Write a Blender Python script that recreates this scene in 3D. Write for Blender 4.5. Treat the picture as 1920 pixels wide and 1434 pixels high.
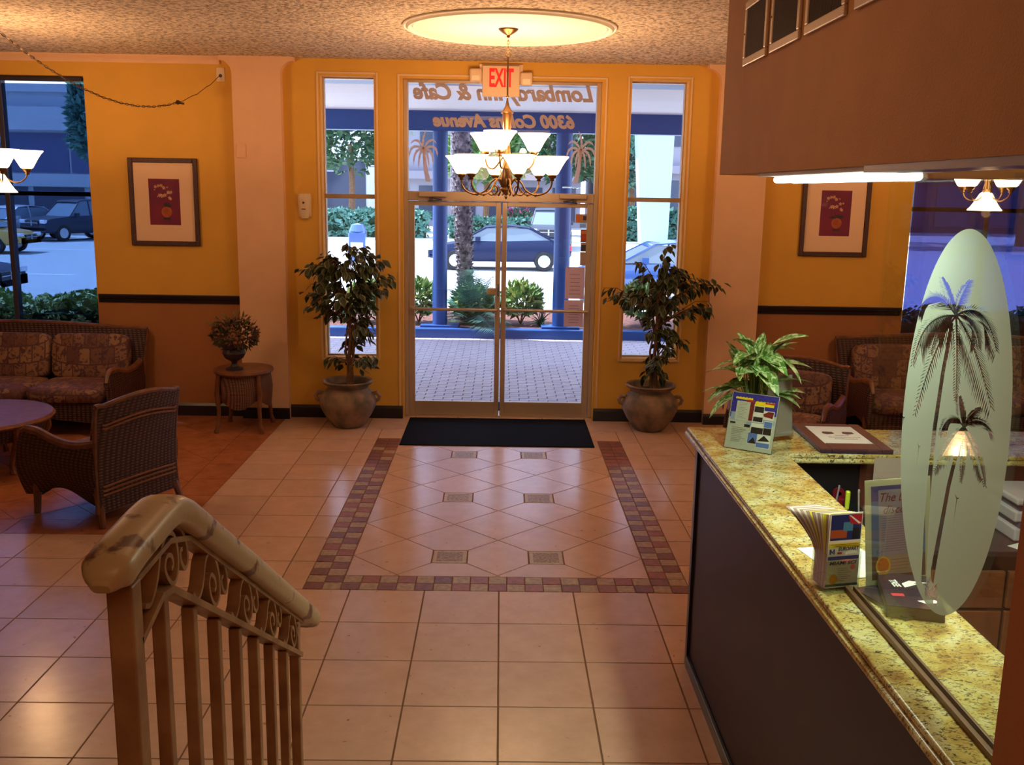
import bpy, bmesh, math, random
from mathutils import Vector, Matrix, geometry
random.seed(7)
PI = math.pi
for o in list(bpy.data.objects): bpy.data.objects.remove(o)
COL = bpy.context.scene.collection
SC = bpy.context.scene

# ------------------------------------------------------------------ camera
cd = bpy.data.cameras.new('camera'); cam = bpy.data.objects.new('camera', cd); COL.objects.link(cam)
cd.sensor_fit = 'HORIZONTAL'; cd.sensor_width = 36.0
cd.lens = 36.0 * 1831.7 / 1920.0
cd.clip_start = 0.05; cd.clip_end = 400
pitch, yaw, roll = 0.194581329, 0.0136359739, -0.0169098442
f_ = Vector((math.sin(yaw) * math.cos(pitch), math.cos(yaw) * math.cos(pitch), -math.sin(pitch)))
r_ = Vector((math.cos(yaw), -math.sin(yaw), 0)); d_ = f_.cross(r_)
r2_ = r_ * math.cos(roll) + d_ * math.sin(roll); d2_ = -r_ * math.sin(roll) + d_ * math.cos(roll)
M_ = Matrix((r2_, -d2_, -f_)).transposed().to_4x4()
M_.translation = Vector((-0.0178, -5.6607, 2.4286))
cam.matrix_world = M_
SC.camera = cam

# ------------------------------------------------------------------ view, world, sun
SC.view_settings.view_transform = 'Standard'; SC.view_settings.look = 'None'
SC.view_settings.gamma = 1.0; SC.view_settings.use_curve_mapping = False
SC.view_settings.exposure = -0.12
W = bpy.data.worlds.new('world'); SC.world = W; W.use_nodes = True
wn = W.node_tree.nodes; wl = W.node_tree.links
for n in list(wn): wn.remove(n)
wo = wn.new('ShaderNodeOutputWorld'); wb = wn.new('ShaderNodeBackground')
wb.inputs['Color'].default_value = (0.50, 0.66, 1.0, 1); wb.inputs['Strength'].default_value = 4.2
wl.new(wb.outputs[0], wo.inputs[0])
sd = bpy.data.lights.new('sun', 'SUN'); sd.energy = 17; sd.angle = 0.02; sd.color = (0.84, 0.92, 1.0)
sun = bpy.data.objects.new('sun', sd); COL.objects.link(sun)
sun.rotation_euler = Vector((.45, -.16, -.86)).to_track_quat('-Z', 'Y').to_euler()

def lamp(kind, loc, energy, color, size=0.1, rot=None, name='lamp_light', sy=None):
    l = bpy.data.lights.new(name, kind); l.energy = energy; l.color = color
    if kind == 'AREA':
        l.size = size
        if sy: l.shape = 'RECTANGLE'; l.size_y = sy
    else: l.shadow_soft_size = size
    o = bpy.data.objects.new(name, l); COL.objects.link(o); o.location = loc
    if rot: o.rotation_euler = rot
    return o
WARM = (1.0, 0.54, 0.25)
# ceiling fixtures of the hall behind the viewer, and a second area light above the steps
lamp('AREA', (0.4, -6.6, 3.66), 20, (1.0, 0.60, 0.32), 1.6, name='hall_ceiling_light')
lamp('AREA', (-0.3, -2.6, 3.66), 8, (1.0, 0.58, 0.30), 0.9, name='hall_ceiling_light')
# fluorescent fitting under the desk soffit
lamp('AREA', (1.34, -2.55, 2.478), 36, (0.88, 1.0, 0.72), 0.14, name='desk_fluorescent_light', sy=1.5)

# ------------------------------------------------------------------ materials
MATS = {}
def rgb(h):
    return tuple(((int(h[i:i+2], 16) / 255) ** 2.2) for i in (0, 2, 4))
def mat(name, col, rough=0.5, metal=0.0, var=0.0, vscale=8.0, bump=0.0, bscale=60.0, col2=None, spec=0.5, emit=None, estr=0.0, coat=0.0, trans=0.0, bdist=0.004, detail=4.0, stretch=None, sharp=0):
    if name in MATS: return MATS[name]
    m = bpy.data.materials.new(name); m.use_nodes = True
    n = m.node_tree.nodes; l = m.node_tree.links; b = n['Principled BSDF']
    b.inputs['Base Color'].default_value = (*col, 1); b.inputs['Roughness'].default_value = rough
    b.inputs['Metallic'].default_value = metal; b.inputs['Specular IOR Level'].default_value = spec
    if coat: b.inputs['Coat Weight'].default_value = coat; b.inputs['Coat Roughness'].default_value = 0.08
    if trans: b.inputs['Transmission Weight'].default_value = trans
    if emit: b.inputs['Emission Color'].default_value = (*emit, 1); b.inputs['Emission Strength'].default_value = estr
    tc = n.new('ShaderNodeTexCoord'); src = tc.outputs['Object']
    if stretch:
        mp = n.new('ShaderNodeMapping'); mp.inputs['Scale'].default_value = stretch; l.new(src, mp.inputs[0]); src = mp.outputs[0]
    if var or col2:
        t = n.new('ShaderNodeTexNoise'); t.inputs['Scale'].default_value = vscale; t.inputs['Detail'].default_value = detail
        l.new(src, t.inputs['Vector'])
        cr = n.new('ShaderNodeValToRGB'); c2 = col2 if col2 else tuple(c * (1 - var) for c in col)
        cr.color_ramp.elements[0].position = 0.36; cr.color_ramp.elements[1].position = 0.64
        if sharp: cr.color_ramp.elements[0].position = .40; cr.color_ramp.elements[1].position = .44
        cr.color_ramp.elements[0].color = (*c2, 1); cr.color_ramp.elements[1].color = (*col, 1)
        l.new(t.outputs['Fac'], cr.inputs[0]); l.new(cr.outputs[0], b.inputs['Base Color'])
    if bump:
        t2 = n.new('ShaderNodeTexNoise'); t2.inputs['Scale'].default_value = bscale; t2.inputs['Detail'].default_value = 3
        l.new(src, t2.inputs['Vector'])
        bp = n.new('ShaderNodeBump'); bp.inputs['Strength'].default_value = bump; bp.inputs['Distance'].default_value = bdist
        l.new(t2.outputs['Fac'], bp.inputs['Height']); l.new(bp.outputs[0], b.inputs['Normal'])
    MATS[name] = m; return m

def glass_mat(name, tint=(1, 1, 1), refl=0.02, rough=0.0, gcol=(1, 1, 1), mul=0.35):
    if name in MATS: return MATS[name]
    m = bpy.data.materials.new(name); m.use_nodes = True
    n = m.node_tree.nodes; l = m.node_tree.links
    for k in list(n): n.remove(k)
    out = n.new('ShaderNodeOutputMaterial'); mx = n.new('ShaderNodeMixShader')
    tr = n.new('ShaderNodeBsdfTransparent'); tr.inputs[0].default_value = (*tint, 1)
    gl = n.new('ShaderNodeBsdfGlossy'); gl.inputs['Roughness'].default_value = rough; gl.inputs['Color'].default_value = (*gcol, 1)
    fr = n.new('ShaderNodeLayerWeight'); fr.inputs['Blend'].default_value = 0.25
    ml = n.new('ShaderNodeMath'); ml.operation = 'MULTIPLY_ADD'; ml.inputs[1].default_value = mul; ml.inputs[2].default_value = refl
    l.new(fr.outputs['Fresnel'], ml.inputs[0]); l.new(ml.outputs[0], mx.inputs[0])
    l.new(tr.outputs[0], mx.inputs[1]); l.new(gl.outputs[0], mx.inputs[2]); l.new(mx.outputs[0], out.inputs[0])
    MATS[name] = m; return m

def granite_mat():
    m = bpy.data.materials.new('granite'); m.use_nodes = True; n = m.node_tree.nodes; l = m.node_tree.links; b = n['Principled BSDF']
    tc = n.new('ShaderNodeTexCoord')
    a = n.new('ShaderNodeTexNoise'); a.inputs['Scale'].default_value = 9; a.inputs['Detail'].default_value = 6; a.inputs['Distortion'].default_value = 0.6
    r = n.new('ShaderNodeValToRGB'); e = r.color_ramp.elements
    e[0].position = 0.30; e[0].color = (0.34, 0.19, 0.05, 1); e[1].position = 0.66; e[1].color = (0.66, 0.64, 0.36, 1)
    x = e.new(0.47); x.color = (0.56, 0.45, 0.14, 1)
    mp = n.new('ShaderNodeMapping'); mp.inputs['Rotation'].default_value = (0, 0, 0.6); mp.inputs['Scale'].default_value = (1.0, 1.9, 1)
    c = n.new('ShaderNodeTexNoise'); c.inputs['Scale'].default_value = 60; c.inputs['Detail'].default_value = 6; c.inputs['Roughness'].default_value = 0.65; c.inputs['Distortion'].default_value = 1.2
    r2 = n.new('ShaderNodeValToRGB'); r2.color_ramp.elements[0].position = 0.39; r2.color_ramp.elements[1].position = 0.49
    mx = n.new('ShaderNodeMix'); mx.data_type = 'RGBA'; mx.inputs[6].default_value = (0.075, 0.055, 0.04, 1)
    l.new(tc.outputs['Object'], a.inputs[0]); l.new(tc.outputs['Object'], mp.inputs[0]); l.new(mp.outputs[0], c.inputs[0])
    l.new(a.outputs['Fac'], r.inputs[0]); l.new(c.outputs['Fac'], r2.inputs[0])
    l.new(r2.outputs[0], mx.inputs[0]); l.new(r.outputs[0], mx.inputs[7]); l.new(mx.outputs[2], b.inputs['Base Color'])
    b.inputs['Roughness'].default_value = 0.12
    return m

def ceiling_mat():
    m = bpy.data.materials.new('popcorn_ceiling'); m.use_nodes = True; n = m.node_tree.nodes; l = m.node_tree.links; b = n['Principled BSDF']
    tc = n.new('ShaderNodeTexCoord'); a = n.new('ShaderNodeTexNoise'); a.inputs['Scale'].default_value = 30; a.inputs['Detail'].default_value = 5; a.inputs['Roughness'].default_value = 0.62
    r = n.new('ShaderNodeValToRGB'); r.color_ramp.elements[0].position = 0.38; r.color_ramp.elements[1].position = 0.55
    r.color_ramp.elements[0].color = (0.30, 0.22, 0.16, 1); r.color_ramp.elements[1].color = (0.84, 0.71, 0.56, 1)
    bp = n.new('ShaderNodeBump'); bp.inputs['Strength'].default_value = 1.0; bp.inputs['Distance'].default_value = 0.03
    l.new(tc.outputs['Object'], a.inputs[0]); l.new(a.outputs['Fac'], r.inputs[0]); l.new(r.outputs[0], b.inputs['Base Color'])
    l.new(a.outputs['Fac'], bp.inputs['Height']); l.new(bp.outputs[0], b.inputs['Normal']); b.inputs['Roughness'].default_value = 0.95
    b.inputs['Specular IOR Level'].default_value = 0.1
    return m

def weave_mat(name, c1, c2, sc=90, rough=0.55):
    if name in MATS: return MATS[name]
    m = bpy.data.materials.new(name); m.use_nodes = True; n = m.node_tree.nodes; l = m.node_tree.links; b = n['Principled BSDF']
    tc = n.new('ShaderNodeTexCoord')
    w1 = n.new('ShaderNodeTexWave'); w1.wave_type = 'BANDS'; w1.bands_direction = 'Z'; w1.inputs['Scale'].default_value = sc * 0.16; w1.inputs['Distortion'].default_value = 1.2; w1.inputs['Detail'].default_value = 2
    w2 = n.new('ShaderNodeTexWave'); w2.wave_type = 'BANDS'; w2.bands_direction = 'DIAGONAL'; w2.inputs['Scale'].default_value = sc * 0.16; w2.inputs['Distortion'].default_value = 0.6
    mp = n.new('ShaderNodeMapping'); mp.inputs['Scale'].default_value = (1, 1, 0.02)
    l.new(tc.outputs['Object'], w1.inputs[0]); l.new(tc.outputs['Object'], mp.inputs[0]); l.new(mp.outputs[0], w2.inputs[0])
    mm = n.new('ShaderNodeMath'); mm.operation = 'MULTIPLY'; l.new(w1.outputs['Fac'], mm.inputs[0]); l.new(w2.outputs['Fac'], mm.inputs[1])
    r = n.new('ShaderNodeValToRGB'); r.color_ramp.elements[0].color = (*c2, 1); r.color_ramp.elements[1].color = (*c1, 1); r.color_ramp.elements[1].position = 0.6
    l.new(mm.outputs[0], r.inputs[0]); l.new(r.outputs[0], b.inputs['Base Color'])
    bp = n.new('ShaderNodeBump'); bp.inputs['Strength'].default_value = 0.7; bp.inputs['Distance'].default_value = 0.006
    l.new(mm.outputs[0], bp.inputs['Height']); l.new(bp.outputs[0], b.inputs['Normal']); b.inputs['Roughness'].default_value = rough
    MATS[name] = m; return m

def tropical_mat():
    m = bpy.data.materials.new('tropical_upholstery'); m.use_nodes = True; n = m.node_tree.nodes; l = m.node_tree.links; b = n['Principled BSDF']
    tc = n.new('ShaderNodeTexCoord'); mp = n.new('ShaderNodeMapping'); mp.inputs['Scale'].default_value = (1, 0.7, 1.0)
    v = n.new('ShaderNodeTexBrick'); v.inputs['Scale'].default_value = 5.2; v.inputs['Mortar Size'].default_value = 0.035; v.inputs['Brick Width'].default_value = 0.62; v.inputs['Row Height'].default_value = 0.72; v.inputs['Bias'].default_value = -0.1
    v.inputs['Color1'].default_value = (0.28, 0.15, 0.085, 1); v.inputs['Color2'].default_value = (0.10, 0.03, 0.04, 1); v.inputs['Mortar'].default_value = (0.10, 0.035, 0.045, 1)
    s = n.new('ShaderNodeSeparateXYZ'); c = n.new('ShaderNodeCombineXYZ'); l.new(tc.outputs['Object'], s.inputs[0])
    ad = n.new('ShaderNodeMath'); ad.operation = 'ADD'; l.new(s.outputs['Y'], ad.inputs[0]); l.new(s.outputs['Z'], ad.inputs[1])
    l.new(s.outputs['X'], c.inputs[0]); l.new(ad.outputs[0], c.inputs[1]); l.new(c.outputs[0], v.inputs['Vector'])
    w = n.new('ShaderNodeTexNoise'); w.inputs['Scale'].default_value = 17; w.inputs['Detail'].default_value = 3; w.inputs['Distortion'].default_value = 1.5; l.new(tc.outputs['Object'], w.inputs[0])
    r = n.new('ShaderNodeValToRGB'); r.color_ramp.elements[0].position = 0.42; r.color_ramp.elements[1].position = 0.5; l.new(w.outputs['Fac'], r.inputs[0])
    mx = n.new('ShaderNodeMix'); mx.data_type = 'RGBA'; mx.inputs[6].default_value = (0.075, 0.03, 0.045, 1); l.new(r.outputs[0], mx.inputs[0]); l.new(v.outputs[0], mx.inputs[7]); l.new(mx.outputs[2], b.inputs['Base Color'])
    b.inputs['Roughness'].default_value = 0.7
    return m

def tile_mat(name, c1, c2, rough, c3=None):
    """glazed ceramic: a shade of its own on every tile plus mottled speckle"""
    m = bpy.data.materials.new(name); m.use_nodes = True; n = m.node_tree.nodes; l = m.node_tree.links; b = n['Principled BSDF']
    g = n.new('ShaderNodeNewGeometry'); a = n.new('ShaderNodeTexNoise'); a.inputs['Scale'].default_value = 6; a.inputs['Detail'].default_value = 6; a.inputs['Roughness'].default_value = 0.7
    l.new(g.outputs['Position'], a.inputs[0])
    r = n.new('ShaderNodeValToRGB'); r.color_ramp.elements[0].position = 0.3; r.color_ramp.elements[1].position = 0.7
    r.color_ramp.elements[0].color = (*c2, 1); r.color_ramp.elements[1].color = (*c1, 1); l.new(a.outputs['Fac'], r.inputs[0])
    s = n.new('ShaderNodeTexNoise'); s.inputs['Scale'].default_value = 21; s.inputs['Detail'].default_value = 2; l.new(g.outputs['Position'], s.inputs[0])
    r2 = n.new('ShaderNodeValToRGB'); r2.color_ramp.elements[0].position = 0.24; r2.color_ramp.elements[1].position = 0.29
    r2.color_ramp.elements[0].color = (0.55, 0.45, 0.4, 1); r2.color_ramp.elements[1].color = (1, 1, 1, 1); l.new(s.outputs['Fac'], r2.inputs[0])
    oi = n.new('ShaderNodeObjectInfo'); hv = n.new('ShaderNodeHueSaturation'); mr = n.new('ShaderNodeMapRange'); mr.inputs[3].default_value = 0.93; mr.inputs[4].default_value = 1.05
    mx = n.new('ShaderNodeMix'); mx.data_type = 'RGBA'; mx.blend_type = 'MULTIPLY'; mx.inputs[0].default_value = 1
    l.new(r.outputs[0], mx.inputs[6]); l.new(r2.outputs[0], mx.inputs[7]); l.new(oi.outputs['Random'], mr.inputs[0]); l.new(mr.outputs[0], hv.inputs['Value']); l.new(mx.outputs[2], hv.inputs['Color'])
    l.new(hv.outputs[0], b.inputs['Base Color']); b.inputs['Roughness'].default_value = rough
    bp = n.new('ShaderNodeBump'); bp.inputs['Strength'].default_value = 0.12; bp.inputs['Distance'].default_value = 0.004; l.new(a.outputs['Fac'], bp.inputs['Height']); l.new(bp.outputs[0], b.inputs['Normal'])
    return m

GRAN = granite_mat(); CEIL = ceiling_mat(); TROP = tropical_mat()
M_yellow = mat('yellow_wall_paint', (0.76, 0.42, 0.065), 0.75, bump=0.25, bscale=150, var=0.05, vscale=3)
M_brown = mat('brown_wainscot_paint', (0.38, 0.155, 0.055), 0.7, bump=0.25, bscale=150, var=0.06, vscale=3)
M_peach = mat('peach_wall_paint', (0.84, 0.53, 0.33), 0.75, bump=0.35, bscale=130, var=0.05, vscale=4)
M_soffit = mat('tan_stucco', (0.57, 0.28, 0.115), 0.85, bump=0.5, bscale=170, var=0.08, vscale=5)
M_orange = mat('orange_wall_paint', (0.40, 0.13, 0.04), 0.8, bump=0.3, bscale=150)
M_smooth = mat('smooth_white_plaster', (0.85, 0.80, 0.73), 0.8)
M_black = mat('black_skirting', (0.012, 0.012, 0.022), 0.3)
M_trimblack = mat('dark_rail_paint', (0.014, 0.012, 0.016), 0.3)
M_tile = tile_mat('cream_ceramic', (0.64, 0.415, 0.315), (0.55, 0.345, 0.255), 0.22)
M_terra = tile_mat('terracotta_ceramic', (0.46, 0.17, 0.075), (0.30, 0.095, 0.04), 0.25)
M_deco = mat('embossed_deco_tile', (0.42, 0.30, 0.18), 0.4, col2=(0.16, 0.09, 0.05), vscale=60, bump=0.8, bscale=60)
M_decoedge = mat('deco_tile_rim', (0.50, 0.38, 0.24), 0.4, var=0.2, vscale=30)
M_bk1 = mat('dark_red_stone_tile', (0.23, 0.075, 0.055), 0.35, var=0.4, vscale=25, bump=0.4, bscale=50)
M_bk2 = mat('red_stone_tile', (0.34, 0.10, 0.055), 0.35, var=0.35, vscale=25, bump=0.4, bscale=50)
M_bk3 = mat('tan_stone_tile', (0.44, 0.30, 0.17), 0.4, var=0.35, vscale=30, bump=0.4, bscale=50)
M_grout = mat('grout', (0.20, 0.10, 0.055), 0.9)
M_alu = mat('bronze_aluminium', (0.58, 0.46, 0.34), 0.38, 0.55)
M_aludark = mat('dark_anodised_metal', (0.10, 0.10, 0.15), 0.4, 0.6)
M_cream = mat('cream_painted_trim', (0.80, 0.55, 0.30), 0.5)
M_mat = mat('black_carpet_mat', (0.004, 0.005, 0.010), 0.95, spec=0.1, bump=0.6, bscale=400)
M_brass = mat('antique_brass', (0.24, 0.13, 0.055), 0.30, 0.9)
M_gold = mat('polished_brass', (0.80, 0.52, 0.20), 0.18, 1.0)
M_bark = mat('ficus_bark', (0.25, 0.13, 0.07), 0.85, var=0.5, vscale=20, bump=0.5, bscale=50)
M_leafd = mat('dark_leaf', (0.035, 0.06, 0.025), 0.5, var=0.4, vscale=9)
M_leafe = mat('cream_leaf_margin', (0.24, 0.24, 0.12), 0.5)
M_pot = mat('weathered_clay', (0.30, 0.19, 0.13), 0.8, col2=(0.10, 0.085, 0.06), vscale=6, bump=0.6, bscale=30, bdist=0.01)
M_soil = mat('soil', (0.05, 0.03, 0.02), 0.95)
M_wick = weave_mat('wicker_weave', (0.115, 0.045, 0.035), (0.016, 0.007, 0.010))
M_wickl = weave_mat('light_wicker_weave', (0.40, 0.20, 0.10), (0.10, 0.045, 0.03), 120)
M_rattan = mat('rattan_pole', (0.20, 0.075, 0.04), 0.35, var=0.4, vscale=14)
M_glass = glass_mat('clear_glass')
M_tint = glass_mat('blue_tinted_glass', (0.27, 0.36, 0.50), 0.01, mul=.10)
M_tint2 = glass_mat('violet_tinted_glass', (0.22, 0.235, 0.44), 0.01, mul=.10)
M_sglass = glass_mat('desk_screen_glass', (.96, 1, .98), .015, mul=.10)
M_acry = glass_mat('clear_acrylic', (0.93, 0.95, 0.93), 0.05)
M_pglass = glass_mat('picture_glazing', (1, 1, 1), 0.0, mul=0.015)
M_white = mat('white_paper', (0.82, 0.80, 0.80), 0.6)
M_plastic = mat('cream_plastic', (0.78, 0.62, 0.44), 0.4)
M_dkpurple = mat('purple_black_laminate', (0.026, 0.010, 0.028), 0.40, var=0.15, vscale=2, spec=0.2)
M_blue = mat('blue_painted_steel', (0.015, 0.065, 0.25), 0.4)
def thin_mat(name, col, tcol):
    m = bpy.data.materials.new(name); m.use_nodes = True; n = m.node_tree.nodes; l = m.node_tree.links
    for k in list(n): n.remove(k)
    out = n.new('ShaderNodeOutputMaterial'); df = n.new('ShaderNodeBsdfDiffuse'); df.inputs[0].default_value = (*col, 1)
    tl = n.new('ShaderNodeBsdfTranslucent'); tl.inputs[0].default_value = (*tcol, 1); a = n.new('ShaderNodeAddShader')
    l.new(df.outputs[0], a.inputs[0]); l.new(tl.outputs[0], a.inputs[1]); l.new(a.outputs[0], out.inputs[0]); MATS[name] = m; return m
M_text = thin_mat('peach_window_vinyl', (.40, .33, .31), (.20, .17, .17))

# ------------------------------------------------------------------ mesh builder
class MB:
    def __init__(s): s.v = []; s.f = []; s.m = []
    def add(s, vs, fs, mi=0):
        o = len(s.v); s.v += [tuple(v) for v in vs]; s.f += [tuple(i + o for i in f) for f in fs]; s.m += [mi] * len(fs); return s
    def box(s, x0, x1, y0, y1, z0, z1, mi=0):
        return s.add([(x0,y0,z0),(x1,y0,z0),(x1,y1,z0),(x0,y1,z0),(x0,y0,z1),(x1,y0,z1),(x1,y1,z1),(x0,y1,z1)],
                     [(0,3,2,1),(4,5,6,7),(0,1,5,4),(1,2,6,5),(2,3,7,6),(3,0,4,7)], mi)
    def prism(s, pts, z0, z1, mi=0, inset=0.0, axis='z'):
        n = len(pts)
        def P(p, z):
            return (p[0], p[1], z) if axis == 'z' else ((p[0], z, p[1]) if axis == 'y' else (z, p[0], p[1]))
        top = pts
        if inset:
            cx = sum(p[0] for p in pts) / n; cy = sum(p[1] for p in pts) / n
            top = []
            for p in pts:
                dx, dy = cx - p[0], cy - p[1]; L = math.hypot(dx, dy) or 1
                top.append((p[0] + dx / L * inset * 1.3, p[1] + dy / L * inset * 1.3))
        vs = [P(p, z0) for p in pts] + [P(p, z1) for p in top]
        fs = [tuple(range(n - 1, -1, -1)), tuple(range(n, 2 * n))] + [(i, (i + 1) % n, n + (i + 1) % n, n + i) for i in range(n)]
        if axis == 'y': fs = [tuple(reversed(f)) for f in fs]
        return s.add(vs, fs, mi)
    def lathe(s, prof, n=24, c=(0, 0, 0), mi=0, sx=1, sy=1, jit=None):
        vs = []; fs = []
        for (r, z) in prof:
            for k in range(n):
                a = 2 * PI * k / n; vs.append((c[0] + r * sx * math.cos(a), c[1] + r * sy * math.sin(a), c[2] + z))
        for i in range(len(prof) - 1):
            for k in range(n):
                k2 = (k + 1) % n; fs.append((i*n+k, i*n+k2, (i+1)*n+k2, (i+1)*n+k))
        s.add(vs, fs, mi)
        o = len(s.v) - len(vs)
        if prof[0][0] > 1e-5: s.f.append(tuple(o + k for k in range(n - 1, -1, -1))); s.m.append(mi)
        if prof[-1][0] > 1e-5: s.f.append(tuple(o + (len(prof)-1)*n + k for k in range(n))); s.m.append(mi)
        return s
    def tube(s, pts, r, n=8, mi=0, cap=True, sq=None, up=None, twist=0):
        pts = [Vector(p) for p in pts]; m = len(pts)
        rs = r if isinstance(r, (list, tuple)) else [r] * m
        u = None; vs = []; fs = []
        for i, p in enumerate(pts):
            t = (pts[min(i+1, m-1)] - pts[max(i-1, 0)]).normalized()
            if sq and up is not None:
                b = Vector(up); a = t.cross(b).normalized(); b2 = a.cross(t).normalized()
                hw, hh = sq
                if m == len(rs) and isinstance(r, list): hw, hh = hw*rs[i], hh*rs[i]
                if n == 4: ring = [a*hw + b2*hh, -a*hw + b2*hh, -a*hw - b2*hh, a*hw - b2*hh]
                else:
                    ring = []
                    for k in range(n):
                        an = 2*PI*k/n; c, si = math.cos(an), math.sin(an)
                        ring.append(a*hw*(abs(c)**0.6)*(1 if c > 0 else -1) + b2*hh*(abs(si)**0.6)*(1 if si > 0 else -1))
                vs += [p + q for q in ring]
            else:
                if u is None:
                    u = t.cross(Vector((0, 0, 1)));
                    if u.length < 1e-3: u = t.cross(Vector((1, 0, 0)))
                    u.normalize()
                else:
                    u = (u - t * u.dot(t)); u = u.normalized() if u.length > 1e-6 else t.orthogonal().normalized()
                w = t.cross(u)
                for k in range(n):
                    an = 2*PI*k/n + PI/n; vs.append(p + (u*math.cos(an) + w*math.sin(an)) * rs[i])
        for i in range(m - 1):
            for k in range(n):
                k2 = (k + 1) % n; fs.append((i*n+k, (i+1)*n+k, (i+1)*n+k2, i*n+k2))
        if cap: fs.append(tuple(range(n))); fs.append(tuple((m-1)*n + k for k in range(n-1, -1, -1)))
        return s.add(vs, fs, mi)
    def sphere(s, c, r, n=10, m=6, mi=0, sz=1.0):
        return s.lathe([(max(1e-6, r*math.sin(PI*i/m)), -r*math.cos(PI*i/m)*sz) for i in range(m+1)], n, c, mi)
    def quad(s, a, b, c, d, mi=0): return s.add([a, b, c, d], [(0, 1, 2, 3)], mi)
    def xf(s, M, start=0):
        for i in range(start, len(s.v)): s.v[i] = tuple(M @ Vector(s.v[i]))
        return s
    def mesh(s, name, mats, smooth=False):
        me = bpy.data.meshes.new(name); me.from_pydata(s.v, [], s.f)
        for mm in (mats if isinstance(mats, (list, tuple)) else [mats]): me.materials.append(mm)
        me.polygons.foreach_set('material_index', s.m)
        if smooth: me.polygons.foreach_set('use_smooth', [True] * len(s.f))
        me.update(); return me

def obj(name, mb, mats, parent=None, smooth=False, bevel=0.0, seg=2, auto=True, loc=None, kind=None, label=None, sub=0, fixn=False):
    me = mb if isinstance(mb, bpy.types.Mesh) else mb.mesh(name, mats, smooth)
    if fixn:
        bm = bmesh.new(); bm.from_mesh(me); bmesh.ops.recalc_face_normals(bm, faces=bm.faces); bm.to_mesh(me); bm.free()
    if smooth and auto:
        try: me.set_sharp_from_angle(angle=math.radians(42))
        except Exception: pass
    o = bpy.data.objects.new(name, me); COL.objects.link(o)
    if parent: o.parent = parent
    if loc: o.location = loc
    if bevel:
        b = o.modifiers.new('bevel', 'BEVEL'); b.width = bevel; b.segments = seg; b.limit_method = 'ANGLE'; b.angle_limit = math.radians(40)
    if sub:
        b = o.modifiers.new('sub', 'SUBSURF'); b.levels = sub; b.render_levels = sub
    if kind: o['kind'] = kind
    if label: o['label'] = label
    return o
def thing(name, label, cat, loc=(0, 0, 0), rz=0, group=None):
    o = bpy.data.objects.new(name, None); COL.objects.link(o); o.location = loc; o.rotation_euler = (0, 0, rz)
    o.empty_display_size = 0.1; o['label'] = label; o['category'] = cat
    if group: o['group'] = group
    return o
def tag(o, label, cat, group=None, kind=None):
    o['label'] = label; o['category'] = cat
    if group: o['group'] = group
    if kind: o['kind'] = kind
    return o
def struct(name, mb=None, mats=None, **k):
    if mb is None:
        o = bpy.data.objects.new(name, None); COL.objects.link(o)
    else: o = obj(name, mb, mats, **k)
    o['kind'] = 'structure'; return o
def dup(root, loc, rz, label=None, group=None):
    r = root.copy(); COL.objects.link(r); r.location = loc; r.rotation_euler = (0, 0, rz)
    if label: r['label'] = label
    if group: r['group'] = group
    for ch in list(root.children):
        c = ch.copy(); COL.objects.link(c); c.parent = r
        for g in ch.children:
            d = g.copy(); COL.objects.link(d); d.parent = c
    return r
def dupobj(name, o, loc=None, mw=None):
    c = o.copy(); COL.objects.link(c); c.name = name
    if loc is not None: c.location = loc
    if mw is not None: c.matrix_local = mw
    return c
def text_mesh(txt, size, mirror=False, shear=0.0, bold=0.0, ext=0.0006, width=None, align='CENTER'):
    cu = bpy.data.curves.new('txt', 'FONT'); cu.body = txt; cu.size = size; cu.align_x = align; cu.shear = shear; cu.offset = bold; cu.extrude = ext; cu.resolution_u = 3
    o = bpy.data.objects.new('txt', cu); COL.objects.link(o)
    dg = bpy.context.evaluated_depsgraph_get(); dg.update()
    me = bpy.data.meshes.new_from_object(o.evaluated_get(dg)); bpy.data.objects.remove(o)
    xs = [v.co.x for v in me.vertices]
    if not xs: return me
    w = max(xs) - min(xs); k = (width / w) if width else 1
    for v in me.vertices: v.co.x *= k * (-1 if mirror else 1)
    return me
def place_mesh(me, M, m):
    me.transform(M); me.materials.clear(); me.materials.append(m); return me
XZ = Matrix.Rotation(PI/2, 4, 'X')       # text standing up, facing -Y

# ================================================================== THE SETTING
T = 0.4572
CZ = 3.69; YW = 4.60
def clip_poly(poly, x0, x1, y0, y1):
    def cut(P, f, inter):
        out = []
        for i in range(len(P)):
            a, b = P[i - 1], P[i]
            fa, fb = f(a), f(b)
            if fb >= 0:
                if fa < 0: out.append(inter(a, b, fa, fb))
                out.append(b)
            elif fa >= 0: out.append(inter(a, b, fa, fb))
        return out
    def it(a, b, fa, fb):
        t = fa / (fa - fb); return (a[0] + (b[0]-a[0])*t, a[1] + (b[1]-a[1])*t)
    for f in (lambda p: p[0]-x0, lambda p: x1-p[0], lambda p: p[1]-y0, lambda p: y1-p[1]):
        if poly: poly = cut(poly, f, it)
    out = []
    for p in poly:
        if not out or math.hypot(p[0]-out[-1][0], p[1]-out[-1][1]) > 1e-5: out.append(p)
    if len(out) > 2 and math.hypot(out[0][0]-out[-1][0], out[0][1]-out[-1][1]) < 1e-5: out.pop()
    return out
def half_poly(poly, nx, ny, d):          # keep nx*x+ny*y <= d
    out = []
    for i in range(len(poly)):
        a, b = poly[i-1], poly[i]; fa = d-(nx*a[0]+ny*a[1]); fb = d-(nx*b[0]+ny*b[1])
        if (fa < 0) != (fb < 0):
            t = fa/(fa-fb); out.append((a[0]+(b[0]-a[0])*t, a[1]+(b[1]-a[1])*t))
        if fb >= 0: out.append(b)
    return out
def area(p): return abs(sum(p[i-1][0]*p[i][1]-p[i][0]*p[i-1][1] for i in range(len(p))))/2
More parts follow.
